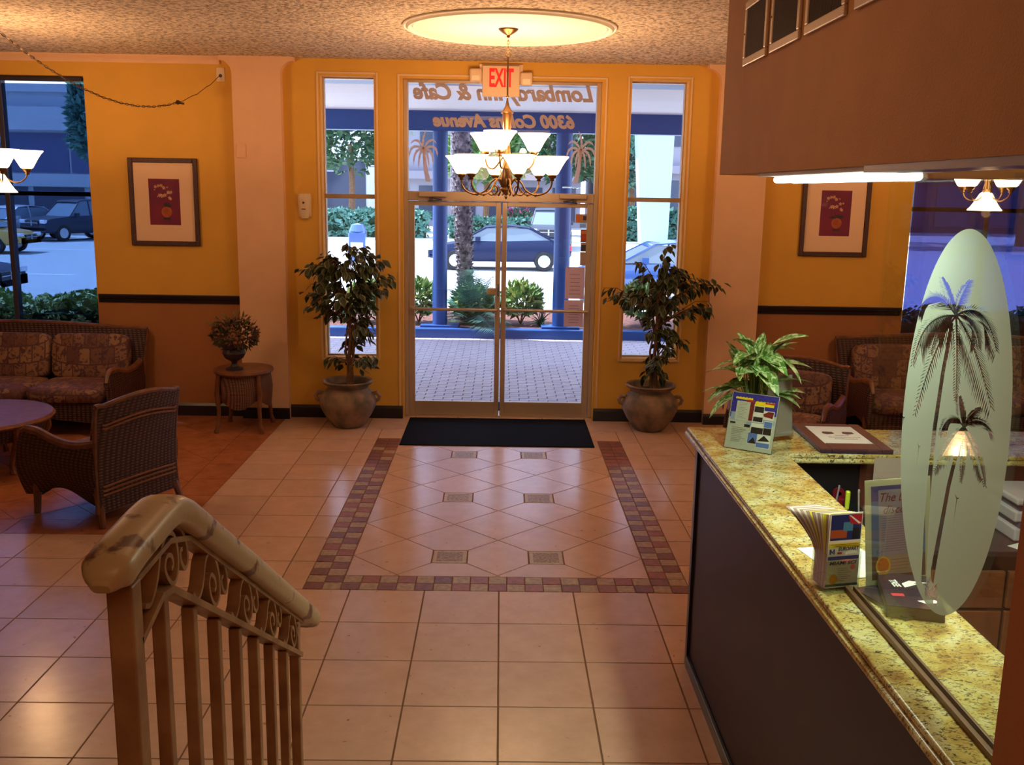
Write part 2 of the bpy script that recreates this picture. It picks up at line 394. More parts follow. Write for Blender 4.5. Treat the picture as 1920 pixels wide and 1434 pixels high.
def shrink(poly, g):
    n = len(poly); A = sum(poly[i-1][0]*poly[i][1]-poly[i][0]*poly[i-1][1] for i in range(n))
    if A < 0: poly = poly[::-1]
    res = poly[:]
    for i in range(n):
        a, b = poly[i-1], poly[i]; dx, dy = b[0]-a[0], b[1]-a[1]; L = math.hypot(dx, dy)
        if L < 1e-6: continue
        nx, ny = dy/L, -dx/L; res = half_poly(res, nx, ny, nx*a[0]+ny*a[1]-g)
        if len(res) < 3: return []
    return res

floor = struct('floor', MB().box(-9, 9, -9, 4.85, -0.2, -0.0035), M_grout)
GAP = 0.0035
full = MB().prism([(GAP, GAP), (T-GAP, GAP), (T-GAP, T-GAP), (GAP, T-GAP)], -0.006, 0, inset=0.0015).mesh('floor_tile', M_tile)
IX0, IX1, IY0, IY1 = -1.207, 1.19, 0.0, 3.722
def tile_poly(name, poly, m, gap=GAP, z=0.0, inset=0.0015):
    poly = shrink(poly, gap)
    if len(poly) < 3 or area(poly) < 4e-5: return
    obj(name, MB().prism(poly, z - 0.006, z, inset=inset), m, floor)
field = MB()
for j in range(-6, 10):
    for k in range(-12, 6):
        x0, y0 = k*T, j*T; x1 = x0+T; y1 = min(y0+T, 4.60 if j == 9 else 99)
        if k < -5 and j >= 2: continue
        if k > -1 and j < -5: continue
        if not (x1 > IX0 and x0 < IX1 and y1 > IY0 and y0 < IY1):
            obj('floor_tile', full, None, floor, loc=(x0, y0, 0)); continue
        for (a, b, c, d) in ((x0, IX0, y0, y1), (IX1, x1, y0, y1), (max(x0, IX0), min(x1, IX1), IY1, y1), (max(x0, IX0), min(x1, IX1), y0, IY0)):
            if b - a > 0.01 and d - c > 0.01: tile_poly('floor_tile', [(a, c), (b, c), (b, d), (a, d)], M_tile)
for j in range(-19, 10):
    for k in range(-19, 19):
        if -12 <= k < 6 and j >= -6: continue
        if j >= 2: continue
        x0, y0 = k*T, j*T
        field.prism([(x0+GAP, y0+GAP), (x0+T-GAP, y0+GAP), (x0+T-GAP, y0+T-GAP), (x0+GAP, y0+T-GAP)], -0.006, 0)
obj('far_tile_field', field, M_tile, floor, kind='stuff')
for k in range(-5, 6):
    x0 = k*T; tile_poly('floor_tile', [(x0, 4.572), (x0+T, 4.572), (x0+T, 4.84), (x0, 4.84)], M_tile)
# terracotta lounge floors
LX1, LY0 = -5*T, 2*T
for j in range(8):
    y0 = LY0 + j*T; y1 = min(y0+T, 4.6); tile_poly('terracotta_tile', [(LX1-0.3, y0), (LX1, y0), (LX1, y1), (LX1-0.3, y1)], M_terra, 0.002)
for k in range(7):
    x1 = LX1-0.3-k*T; tile_poly('terracotta_tile', [(x1-T, LY0), (x1, LY0), (x1, LY0+0.3), (x1-T, LY0+0.3)], M_terra, 0.002)
hd = T/math.sqrt(2)
for i in range(-1, 20):
    for j in range(-1, 14):
        if (i + j) % 2: continue
        cx, cy = LX1-0.3-i*hd, LY0+0.3+j*hd
        if cx < -6.2: continue
        p = clip_poly([(cx-hd, cy), (cx, cy-hd), (cx+hd, cy), (cx, cy+hd)], -8.9, LX1-0.3, LY0+0.3, 4.6)
        if len(p) > 2: tile_poly('terracotta_tile', p, M_terra, 0.002)
tf = MB()
for i in range(-2, 30):
    for j in range(-1, 14):
        if (i + j) % 2: continue
        for s in (-1, 1):
            cx, cy = (LX1-0.3-i*hd if s < 0 else 3.0+i*hd), LY0+0.3+j*hd
            if s < 0 and cx >= -6.2: continue
            p = clip_poly([(cx-hd, cy), (cx, cy-hd), (cx+hd, cy), (cx, cy+hd)], -8.9 if s < 0 else 2.745, LX1-0.3 if s < 0 else 8.9, LY0, 4.6)
            p = shrink(p, 0.003) if len(p) > 2 else []
            if len(p) > 2: tf.prism(p, -0.006, 0)
obj('far_terracotta_field', tf, M_terra, floor, kind='stuff')
# inlay: border of two rows of small stones, diamonds, embossed squares
bx0, bx1, by0 = IX0, IX1, IY0
WB = 0.1125; NB = int(round((bx1-bx0)/WB)); wx = (bx1-bx0)/NB
def stone(x, y, w, h, c):
    g = 0.0022; q = lambda: random.uniform(-0.0015, 0.0015)
    obj('border_stone', MB().prism([(x+g+q(), y+g+q()), (x+w-g+q(), y+g+q()), (x+w-g+q(), y+h-g+q()), (x+g+q(), y+h-g+q())], -0.006, 0.0006, inset=0.002), c, floor)
cols = [M_bk1, M_bk2, M_bk3]
for k in range(NB):
    for r in range(2):
        dark = (k + r) % 2 == 0
        stone(bx0+k*wx, by0+r*WB, wx, WB, (M_bk1 if random.random() < .55 else M_bk2) if dark else M_bk3)
nr = int((IY1-by0-2*WB)/WB); hh = (IY1-by0-2*WB)/nr
for j in range(nr):
    for c in range(2):
        for s in (0, 1):
            x = bx0+c*WB if s == 0 else bx1-(c+1)*WB
            dark = (j + c + s) % 2 == 0; far = j > nr*0.7
            stone(x, by0+2*WB+j*hh, WB, hh, (M_bk1 if random.random() < .6 else M_bk2) if (dark or (far and random.random() < .75)) else M_bk3)
DX0, DX1, DY0, DY1 = bx0+2*WB+0.003, bx1-2*WB-0.003, by0+2*WB+0.003, IY1
a2 = 0.3233; dcx = -0.008; dcy = 0.247; hs = 0.118
decos = [(dcx+s*a2, dcy+a2*j) for s in (-1, 1) for j in (1, 5, 9)]
for i in range(-4, 5):
    for j in range(-1, 13):
        if (i + j) % 2 == 0: continue
        cx, cy = dcx+i*a2, dcy+j*a2
        p = clip_poly([(cx-a2, cy), (cx, cy-a2), (cx+a2, cy), (cx, cy+a2)], DX0, DX1, DY0, DY1)
        for (ex, ey) in decos:
            if abs(ex-cx) < 0.01 and abs(abs(ey-cy)-a2) < 0.02:
                sgn = 1 if ey > cy else -1; p = half_poly(p, 0, sgn, sgn*ey-hs)
            if abs(ey-cy) < 0.01 and abs(abs(ex-cx)-a2) < 0.02:
                sgn = 1 if ex > cx else -1; p = half_poly(p, sgn, 0, sgn*ex-hs)
        if len(p) > 2: tile_poly('diamond_tile', p, M_tile, 0.0028)
for (ex, ey) in decos:
    e = obj('embossed_tile', MB().prism([(ex-hs+.004, ey-hs+.004), (ex+hs-.004, ey-hs+.004), (ex+hs-.004, ey+hs-.004), (ex-hs+.004, ey+hs-.004)], -.006, .0004, inset=.003), M_decoedge, floor)
    obj('relief', MB().prism([(ex-.088, ey-.088), (ex+.088, ey-.088), (ex+.088, ey+.088), (ex-.088, ey+.088)], 0, .0016, inset=.006), M_deco, e)

# ------------------------------------------------------------------ walls
def wall_cut(mb, x0, x1, z0, z1, y0, y1, ops, split=None, mi=0):
    xs = sorted({x0, x1, *[a for o in ops for a in o[:2]]}); zs = sorted({z0, z1, *[a for o in ops for a in o[2:]]} | ({split} if split else set()))
    xs = [x for x in xs if x0 <= x <= x1]; zs = [z for z in zs if z0 <= z <= z1]
    for i in range(len(xs)-1):
        for j in range(len(zs)-1):
            cx, cz = (xs[i]+xs[i+1])/2, (zs[j]+zs[j+1])/2
            if any(o[0] < cx < o[1] and o[2] < cz < o[3] for o in ops): continue
            mb.box(xs[i], xs[i+1], y0, y1, zs[j], zs[j+1], 1 if (split and cz < split) else mi)
DO = (-1.035, 0.990, 0.0, 3.515); SL = (-1.862, -1.325, 0.655, 3.525); SR = (1.288, 1.862, 0.685, 3.535)
BL = (-7.2, -4.235, 0.90, 3.48); BR = (4.245, 7.2, 0.90, 3.48)
wb_ = MB()
wall_cut(wb_, -2.5, 2.45, 0, CZ, YW, 4.86, [DO, SL, SR])
wall_cut(wb_, -9, -2.5, 0, CZ, YW, 4.86, [BL], split=1.24)
wall_cut(wb_, 2.45, 9, 0, CZ, YW, 4.86, [BR], split=1.23)
struct('wall_back', wb_, [M_yellow, M_brown])
struct('wall_left', MB().box(-9.15, -9, -9, 4.86, 1.24, CZ).box(-9.15, -9, -9, 4.86, 0, 1.24, 1), [M_yellow, M_brown])
struct('wall_right', MB().box(9, 9.15, -9, 4.86, 1.24, CZ).box(9, 9.15, -9, 4.86, 0, 1.24, 1), [M_yellow, M_brown])
struct('wall_front', MB().box(-9, 9, -9.15, -9, 0, CZ), M_yellow)
# ceiling with the round hole of the medallion recess left as smooth plaster
MC = (0.03, 2.47); MR = 0.80
cm = MB(); cm.box(-9.15, 9.15, -9.15, 4.86, CZ, CZ+0.12)
struct('ceiling', cm, CEIL)
struct('trim_1', MB().lathe([(0.0, 0), (MR-0.03, 0), (MR-0.03, 0.006), (0, 0.006)][::-1], 64, (MC[0], MC[1], CZ-0.006)), M_smooth)
ring = MB(); pr_ = []
for i in range(65):
    a = 2*PI*i/64; pr_.append((MC[0]+MR*math.cos(a), MC[1]+MR*math.sin(a), CZ-0.012))
ring.tube(pr_, 0.022, 8, cap=False)
ring.tube([(MC[0]+(MR+.035)*math.cos(2*PI*i/64), MC[1]+(MR+.035)*math.sin(2*PI*i/64), CZ-0.006) for i in range(65)], 0.013, 6, cap=False)
ring.tube([(MC[0]+(MR-.035)*math.cos(2*PI*i/64), MC[1]+(MR-.035)*math.sin(2*PI*i/64), CZ-0.006) for i in range(65)], 0.010, 6, cap=False)
struct('trim_2', ring, M_smooth, smooth=True)
# pilasters with flared heads
def pilaster(n, x0, x1):
    pts = [(x0, 0.0), (x1, 0.0), (x1, CZ-0.17)]
    for i in range(1, 8):
        a = PI/2*i/7; pts.append((x1+0.13*(1-math.cos(a)), CZ-0.17+0.13*math.sin(a)))
    pts += [(x1+0.13, CZ), (x0-0.13, CZ)]
    for i in range(7, 0, -1):
        a = PI/2*i/7; pts.append((x0-0.13*(1-math.cos(a)), CZ-0.17+0.13*math.sin(a)))
    pts.append((x0, CZ-0.17))
    struct('wall_pilaster_' + n, MB().prism(pts, 4.50, 4.605, axis='y'), M_peach, fixn=True)
pilaster('left', -2.725, -2.240); pilaster('right', 2.172, 2.680)
# skirtings, chair rails, crown
def molding(name, x0, x1, y, z0, z1, d, m, prof=None):
    mb = MB()
    h = z1 - z0
    P = prof or [(0, 0), (d, 0), (d, .8), (d*.4, 1), (0, 1)]
    pts = [(y - a, z0 + b*h) for a, b in P]
    n = len(pts)
    vs = [(x0, p[0], p[1]) for p in pts] + [(x1, p[0], p[1]) for p in pts]
    fs = [tuple(range(n)), tuple(range(2*n-1, n-1, -1))] + [(i, i+n, (i+1) % n+n, (i+1) % n) for i in range(n)]
    mb.add(vs, fs); return struct(name, mb, m, fixn=True)
molding('baseboard_back_1', -9, -2.725, YW, 0, .135, .022, M_black)
molding('baseboard_back_2', -2.73, -2.235, 4.50, 0, .115, .02, M_black)
molding('baseboard_back_3', -2.240, -1.045, YW, 0, .135, .025, M_black)
molding('baseboard_back_4', 1.0, 2.172, YW, 0, .135, .025, M_black)
molding('baseboard_back_5', 2.165, 2.687, 4.50, 0, .115, .02, M_black)
molding('baseboard_back_6', 2.68, 9, YW, 0, .135, .022, M_black)
RP = [(0, 0), (.012, 0), (.016, .35), (.030, .55), (.034, .9), (.026, 1), (0, 1)]
molding('trim_3', -4.215, -2.725, YW, 1.205, 1.292, .03, M_trimblack, RP)
molding('trim_4', 2.68, 4.225, YW, 1.19, 1.275, .03, M_trimblack, RP)
CP = [(0, 0), (.012, 0), (.02, .3), (.02, .45), (.05, .8), (.06, 1), (0, 1)]
molding('trim_5', -9, -2.86, YW, CZ-.075, CZ, .05, M_peach, CP)
molding('trim_6', 2.82, 9, YW, CZ-.075, CZ, .05, M_peach, CP)
# beads framing the openings of the entrance bay
def bead(name, x0, x1, z0, z1, w=0.022, y=YW-0.012, m=M_cream, bottom=True, top=True):
    mb = MB(); mb.box(x0-w, x0, y, YW+.002, z0-(w if bottom else 0), z1+w); mb.box(x1, x1+w, y, YW+.002, z0-(w if bottom else 0), z1+w)
    if top: mb.box(x0, x1, y, YW+.002, z1, z1+w)
    if bottom: mb.box(x0, x1, y-.01, YW+.002, z0-w, z0)
    struct(name, mb, m, bevel=.004)
bead('trim_7', DO[0]-.03, DO[1]+.03, .136, DO[3]+.02, bottom=False)
bead('trim_8', SL[0]-.02, SL[1]+.02, SL[2]-.01, SL[3]+.02)
bead('trim_9', SR[0]-.02, SR[1]+.02, SR[2]-.01, SR[3]+.02)

# ------------------------------------------------------------------ windows
def frame_mb(x0, x1, z0, z1, w, y0, y1, mids=(), vm=()):
    mb = MB(); mb.box(x0, x0+w, y0, y1, z0, z1); mb.box(x1-w, x1, y0, y1, z0, z1); mb.box(x0+w, x1-w, y0, y1, z1-w, z1); mb.box(x0+w, x1-w, y0, y1, z0, z0+w)
    return mb
def window(n, op, w, mid, hm, gm, fm, vms=(), vw=.05, gy=4.775):
    x0, x1, z0, z1 = op
    r = struct('window_%d' % n)
    obj('frame', frame_mb(x0, x1, z0, z1, w, 4.735, 4.81), fm, r, bevel=.003)
    xs = [x0+w] + sorted(vms) + [x1-w]
    for v in vms: obj('mullion', MB().box(v-vw/2, v+vw/2, 4.725, 4.815, z0+w, z1-w), fm, r, bevel=.003)
    obj('transom', MB().box(x0+w, x1-w, 4.73, 4.812, mid-hm/2, mid+hm/2), fm, r, bevel=.003)
    for i in range(len(xs)-1):
        for (a, b) in ((z0+w, mid-hm/2), (mid+hm/2, z1-w)):
            obj('pane', MB().box(xs[i]+(vw/2 if i else 0), xs[i+1]-(vw/2 if i < len(xs)-2 else 0), gy, gy+.006, a, b), gm, r)
    return r
window(1, SL, .014, 2.335, .045, M_glass, M_alu)
window(2, SR, .014, 2.350, .045, M_glass, M_alu)
# the big lounge windows: clear glass, and a tinted solar film that stops short of the inner jamb
w3 = window(3, BL, .022, 2.31, .045, M_glass, M_aludark, vms=(-5.15, -6.2), vw=.05)
w4 = window(4, BR, .022, 2.30, .045, M_glass, M_aludark, vms=(5.10, 6.2), vw=.05)
def film(par, xa, xb, xc, z0, z1, m):   # slanting free edge from xb (top) to xc (bottom)
    mb = MB(); y = 4.728
    mb.add([(xa, y, z0), (xc, y, z0), (xb, y, z1), (xa, y, z1), (xa, y-.001, z0), (xc, y-.001, z0), (xb, y-.001, z1), (xa, y-.001, z1)],
           [(0, 1, 2, 3), (7, 6, 5, 4), (0, 4, 5, 1), (1, 5, 6, 2), (2, 6, 7, 3), (3, 7, 4, 0)])
    obj('solar_film', mb, m, par)
film(w3, -7.18, -4.275, -4.265, .925, 3.41, M_tint)
film(w4, 7.18, 4.315, 4.30, .925, 3.41, M_tint2)
obj('head_roller', MB().box(-7.18, -4.28, 4.66, 4.72, 3.43, 3.478), mat('dark_roller', (.03, .02, .03), .6), w3, bevel=.01)
obj('head_roller', MB().box(4.3, 7.18, 4.66, 4.72, 3.43, 3.478), MATS['dark_roller'], w4, bevel=.01)
# entrance: outer frame with transom light above, two glazed leaves
fr = MB(); a, b = DO[0], DO[1]
fr.box(a, a+.045, 4.70, 4.80, 0, DO[3]).box(b-.045, b, 4.70, 4.80, 0, DO[3]).box(a+.045, b-.045, 4.70, 4.80, DO[3]-.03, DO[3])
fr.box(a+.045, b-.045, 4.69, 4.81, 2.305, 2.40)
ef = struct('trim_10', fr, M_alu, bevel=.004)
w5 = struct('window_5'); obj('pane', MB().box(a+.045, b-.045, 4.765, 4.771, 2.40, DO[3]-.03), M_glass, w5)
struct('trim_11', MB().box(a, b, 4.70, 4.86, 0.0, .012), M_alu)       # threshold
mid = (a+b)/2 + 0.008
def leaf(n, x0, x1, hinge):
    r = struct('door_%d' % n)
    zb, zt = .014, 2.30; w1, w2 = .062, .062
    obj('stile', MB().box(x0, x0+(w1 if hinge < 0 else .052), 4.72, 4.765, zb, zt), M_alu, r, bevel=.004)
    obj('stile', MB().box(x1-(w1 if hinge > 0 else .052), x1, 4.72, 4.765, zb, zt), M_alu, r, bevel=.004)
    xa = x0+(w1 if hinge < 0 else .052); xb = x1-(w1 if hinge > 0 else .052)
    obj('top_rail', MB().box(xa, xb, 4.72, 4.765, 2.255, zt), M_alu, r, bevel=.004)
    obj('bottom_rail', MB().box(xa, xb, 4.72, 4.765, zb, .165), M_alu, r, bevel=.004)
    obj('pane', MB().box(xa, xb, 4.742, 4.748, .165, 2.255), M_glass, r)
    bar = MB().tube([(x0+.03, 4.715, 1.175), (x0+.03, 4.665, 1.175), (x1-.03, 4.665, 1.17), (x1-.03, 4.715, 1.17)], .016, 10)
    bar.box(x0+.01, x0+.05, 4.69, 4.72, 1.15, 1.20).box(x1-.05, x1-.01, 4.69, 4.72, 1.145, 1.195)
    obj('push_bar', bar, M_alu, r, smooth=True)
    return r
dl = leaf(1, a+.048, mid-.006, -1); dr = leaf(2, mid+.006, b-.048, 1)
lk = MB().box(mid-.145, mid-.02, 4.685, 4.72, 1.335, 1.405); lk.box(mid-.05, mid-.012, 4.675, 4.72, 1.30, 1.43)
obj('latch_case', lk, M_alu, dl, bevel=.006); obj('latch_bolt', MB().box(mid-.032, mid-.02, 4.66, 4.68, 1.32, 1.45), M_aludark, dl, bevel=.003)
obj('lock_cylinder', MB().tube([(mid-.04, 4.722, .80), (mid-.04, 4.708, .80)], .014, 12), M_gold, dl)
def closer(x, par, s):
    c = obj('door_closer', MB().box(x-.14, x+.14, 4.615, 4.69, 2.345, 2.395), M_alu, par, bevel=.008)
    m = MB(); m.tube([(x+s*.02, 4.65, 2.335), (x-s*.10, 4.55, 2.318)], .007, 6); m.tube([(x-s*.10, 4.55, 2.318), (x+s*.05, 4.70, 2.30)], .006, 6); m.tube([(x+s*.02, 4.65, 2.35), (x+s*.02, 4.65, 2.31)], .017, 10)
    obj('closer_arm', m, M_aludark, c)
closer(-.73, dl, -1); closer(.72, dr, 1)

# ------------------------------------------------------------------ window lettering and decals (flat vinyl on the glass)
yv = 4.7645
def vinyl(txt, x_l, x_r, zbase, size, name, label):
    me = text_mesh(txt, size, mirror=True, shear=.28, bold=.009, width=abs(x_r-x_l))
    cx = (x_l+x_r)/2
    xs = [v.co.x for v in me.vertices]; off = (min(xs)+max(xs))/2
    me.transform(Matrix.Translation((-off, 0, 0)))
    place_mesh(me, Matrix.Translation((cx, yv, zbase)) @ XZ, M_text)
    o = bpy.data.objects.new(name, me); COL.objects.link(o); tag(o, label, 'lettering')
vinyl('Lombardy Inn & Cafe', -.945, .915, 3.335, .215, 'window_lettering', 'large mirrored peach vinyl line of lettering across the top of the transom glass')
vinyl('6300 Collins Avenue', -.742, .728, 3.065, .175, 'window_lettering', 'smaller mirrored peach vinyl line with street number, below the large lettering')
def palm_decal(cx, zc, flip, label):
    mb = MB(); s = 1 if flip else -1
    tr = [(0, 0.02), (.012, -.10), (.02, -.2), (.05, -.33)]
    for i in range(3):
        w0, w1 = .014+i*.004, .014+(i+1)*.004
        mb.quad((cx+s*tr[i][0]-w0, yv, zc+tr[i][1]), (cx+s*tr[i][0]+w0, yv, zc+tr[i][1]), (cx+s*tr[i+1][0]+w1, yv, zc+tr[i+1][1]), (cx+s*tr[i+1][0]-w1, yv, zc+tr[i+1][1]))
    for q, (e, m_, w_) in enumerate([((.03, .20), (-.02, .10), .024), ((-.135, .045), (-.07, .15), .026), ((.135, .055), (.08, .15), .026), ((-.150, -.09), (-.14, .08), .028), ((.145, -.08), (.14, .08), .028), ((-.105, -.165), (-.10, .02), .028), ((.100, -.165), (.10, .02), .028), ((-.05, -.195), (-.05, -.02), .026), ((.055, -.19), (.05, -.02), .026), ((0, -.15), (0, -.05), .022)]):
        n = 10; C = [((2*m_[0]*t*(1-t)+e[0]*t*t), (2*m_[1]*t*(1-t)+e[1]*t*t)) for t in [k/n for k in range(n+1)]]; yq = yv+.00008*q
        for k in range(n):
            a, b = C[k], C[k+1]; dx, dz = b[0]-a[0], b[1]-a[1]; L_ = math.hypot(dx, dz) or 1; nx, nz = -dz/L_, dx/L_
            h0 = w_*(.35+.65*math.sin(PI*(k/n)**.8))*(1-.35*(k % 2)); h1 = w_*(.35+.65*math.sin(PI*((k+1)/n)**.8)) if k < n-1 else .001
            mb.quad((cx+s*(a[0]-nx*h0*.5), yq, zc+a[1]-nz*h0*.5), (cx+s*(a[0]+nx*h0*.5), yq, zc+a[1]+nz*h0*.5), (cx+s*(b[0]+nx*h1*.5), yq, zc+b[1]+nz*h1*.5), (cx+s*(b[0]-nx*h1*.5), yq, zc+b[1]-nz*h1*.5))
    o = obj('palm_decal', mb, M_text); tag(o, label, 'decal')
palm_decal(-.835, 2.83, True, 'peach vinyl palm tree decal at the left end of the transom glass')
palm_decal(.80, 2.84, False, 'peach vinyl palm tree decal at the right end of the transom glass')
# payment and notice stickers on the right leaf
M_pk = thin_mat('pinkish_notice_paper', (.46, .36, .35), (.36, .26, .26)); M_or = mat('orange_print', (.65, .20, .05), .6); M_dk = mat('dark_print', (.05, .05, .10), .6); M_grey = mat('grey_print', (.42, .33, .30), .7)
def sticker(x0, x1, z0, z1, m, label, inner=None, yy=4.7385):
    o = obj('sticker', MB().box(x0, x1, yy-.001, yy, z0, z1), m)
    tag(o, label, 'sticker')
    if inner:
        for (a, b, c, d, mm) in inner: obj('print', MB().box(x0+(x1-x0)*a, x0+(x1-x0)*b, yy-.0016, yy-.001, z0+(z1-z0)*c, z0+(z1-z0)*d), mm, o)
    return o
sticker(.765, .882, 2.10, 2.19, M_grey, 'orange and grey payment sticker highest on the right glass door', [(.02, .55, .1, .95, M_or), (.65, .95, .3, .8, M_dk)])
sticker(.822, .898, 1.90, 2.03, M_dk, 'small black-edged orange card sticker on the right glass door, above the blue one', [(.1, .9, .62, .95, M_or), (.1, .9, .08, .56, mat('deep_orange_print', (.55, .08, .02), .6))])
sticker(.826, .896, 1.80, 1.895, M_grey, 'blue-black and grey card sticker below the orange card sticker', [(.05, .95, .1, .75, M_dk)])
sticker(.822, .896, 1.655, 1.795, M_grey, 'plain brownish paper sticker below the blue-black card sticker')
def notice(z0, z1, x0, x1, label, rows):
    ins = [(.2+random.uniform(0, .06), .8-random.uniform(0, .06), 1-(.12+.74*(i+1)/rows), 1-(.12+.74*(i+1)/rows)+.022, M_grey) for i in range(rows)]
    sticker(x0, x1, z0, z1, M_pk, label, ins)
notice(1.30, 1.635, .672, .876, 'upper pinkish paper notice taped to the right glass door', 6)
notice(1.00, 1.285, .668, .872, 'lower pinkish paper notice taped to the right glass door, behind its push bar', 7)

# ------------------------------------------------------------------ soffit, near wall, office
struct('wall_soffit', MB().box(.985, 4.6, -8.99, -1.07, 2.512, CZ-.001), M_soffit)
struct('wall_desk', MB().box(1.035, 4.6, -8.99, -3.80, 0, 2.512), M_orange)
struct('wall_office', MB().box(4.45, 4.6, -3.80, -1.2, 0, 2.512), M_brown)
struct('trim_12', MB().box(.99, 1.10, -3.80, -2.885, 2.492, 2.512), mat('mahogany_header', (.11, .03, .02), .4))
M_vent = mat('vent_enamel', (.60, .42, .27), .35); M_vdk = mat('vent_dark_core', (.045, .03, .035), .6); M_vslat = mat('vent_slat', (.13, .09, .09), .45)
for i, (y0, y1) in enumerate([(-1.435, -1.79), (-1.845, -2.215), (-2.275, -2.665), (-2.745, -3.135)]):
    t = thing('ceiling_vent', ['air vent grille nearest the front doors on the tan soffit', 'second air vent grille from the far end of the tan soffit', 'third air vent grille from the far end of the tan soffit', 'nearest air vent grille on the tan soffit, cut by the top of the picture'][i], 'vent', (.985, y0, 2.945), 0, 'air vents in the soffit')
    w = y0-y1; h = .255; X = -.012; fw = .032
    m = MB(); m.box(X, 0, -w, 0, 0, fw).box(X, 0, -w, 0, h-fw, h).box(X, 0, -fw, 0, fw, h-fw).box(X, 0, -w, -w+fw, fw, h-fw)
    obj('frame', m, M_vent, t, bevel=.004)
    obj('core', MB().box(-.003, -.001, -w+fw, -fw, fw, h-fw), M_vdk, t)
    n = 22; sm = MB().box(-.010, -.003, -.0012, .0012, fw, h-fw).mesh('slat', M_vslat)
    for k in range(n): obj('slat', sm, None, t, loc=(0, -fw-(k+.5)*(w-2*fw)/n, 0))
    obj('screw', MB().tube([(X-.002, -.014, h*.5), (X, -.014, h*.5)], .004, 8), M_vdk, t)

# fluorescent fitting
t = thing('fluorescent_fitting', 'white fluorescent light fitting under the edge of the tan soffit', 'light', (1.12, -2.25, 2.512))
obj('housing', MB().box(-.10, .10, -.63, .63, -.014, 0), M_white, t, bevel=.003)
obj('tube', MB().tube([(-.03, -.60, -.026), (-.03, .60, -.026)], .013, 10).tube([(.04, -.60, -.026), (.04, .60, -.026)], .013, 10),
    mat('fluorescent_glow', (1, 1, 1), emit=(.93, 1, .86), estr=9.0), t)

# ------------------------------------------------------------------ reception desk
CT = 1.24
base = thing('reception_desk', 'long dark purple laminate reception desk base under the granite top', 'desk', (0, 0, 0))
obj('front_panel', MB().box(.993, 1.02, -3.80, -.935, .06, 1.193), M_dkpurple, base)
obj('end_panel', MB().box(.993, 3.4, -.935, -.905, .0, 1.193), M_dkpurple, base)
obj('corner_trim', MB().box(.980, .995, -.945, -.900, .0, 1.193), M_black, base, bevel=.002)
obj('kick_strip', MB().box(.975, .993, -3.80, -.945, .0, .062), mat('blue_black_kick_strip', (.02, .03, .06), .3), base, bevel=.003)
obj('inner_panel', MB().box(1.30, 1.32, -3.80, -1.20, .0, 1.193), mat('black_inner_panel', (.008, .008, .012), .5), base)
obj('return_panel', MB().box(1.32, 3.4, -1.20, -1.18, .0, 1.193), MATS['black_inner_panel'], base)
top = thing('granite_countertop', 'yellow speckled granite countertop with moulded edge on the reception desk', 'countertop', (0, 0, 0))
def Lp(o): return [(.95-o, -3.80), (1.345+o, -3.80), (1.345+o, -1.27-o), (3.4, -1.27-o), (3.4, -.74+o), (.95-o, -.74+o)]
obj('upper_slab', MB().prism(Lp(-.010), CT-.020, CT), GRAN, top, bevel=.007, seg=3)
obj('lower_slab', MB().prism(Lp(0), CT-.045, CT-.0205), GRAN, top, bevel=.010, seg=3)

# ------------------------------------------------------------------ glass screen with etched oval
GX = 1.07; GY0, GY1, GZ1 = -3.795, -2.885, 2.490
scr = thing('glass_screen', 'tall clear glass screen with a frosted palm tree oval standing on the granite', 'screen', (GX, 0, CT))
obj('pane', MB().box(-.004, .004, GY0, GY1, .004, GZ1-CT), M_sglass, scr)
obj('channel', MB().box(-.020, -.006, GY0, GY1+.03, 0, .016).box(.006, .014, GY0, GY1+.03, 0, .016).box(-.02, .014, GY0, GY1+.03, 0, .003), mat('brown_channel', (.16, .08, .04), .35, .3), scr, bevel=.003)
KU, KV = 318.0, 790.0          # leaflets are drawn longer along the screen than up it, as on the etched glass
def frond(p0, p1, p2, wd):
    """small polygons (u along Y, v up, metres) making one feathered palm frond of the etching"""
    polys = []; n = 30; P = []
    for i in range(n+1):
        t = i/n; P.append(((p0[0]*(1-t)**2+2*p1[0]*t*(1-t)+p2[0]*t*t)*KU, (p0[1]*(1-t)**2+2*p1[1]*t*(1-t)+p2[1]*t*t)*KV))
    def out_(pts): polys.append([(x/KU, y/KV) for x, y in pts])
    L = []; R = []
    for i, (x, y) in enumerate(P):
        a, b = P[max(0, i-1)], P[min(n, i+1)]; d = math.atan2(b[1]-a[1], b[0]-a[0]); w = 1.5*(1-i/n)+.4
        L.append((x-math.sin(d)*w, y+math.cos(d)*w)); R.append((x+math.sin(d)*w, y-math.cos(d)*w))
        if i < 3: continue
        t = i/n; ll = 30*wd*(math.sin(PI*min(1, .14+.80*t))**.7+.25)
        for s_ in (-1, 1):
            e = d+s_*math.radians(40-12*t); low = math.sin(e) < math.sin(d+1e-6)
            k = random.uniform(.85, 1.2)*(1.0 if low else .5); hx = math.cos(e)*ll*k; hy = math.sin(e)*ll*k-ll*(.55 if low else .05)*wd
            bw = 1.35; out_([(x-bw*math.cos(d), y-bw*math.sin(d)), (x+bw*math.cos(d), y+bw*math.sin(d)), (x+hx*.6+.9, y+hy*.55), (x+hx, y+hy), (x+hx*.6-.9, y+hy*.55)])
    out_(L+R[::-1]); return polys
OU, OV = -3.395, 1.890                      # oval centre (Y, z)
RU, RV = .273, .468
holes = []
random.seed(5)
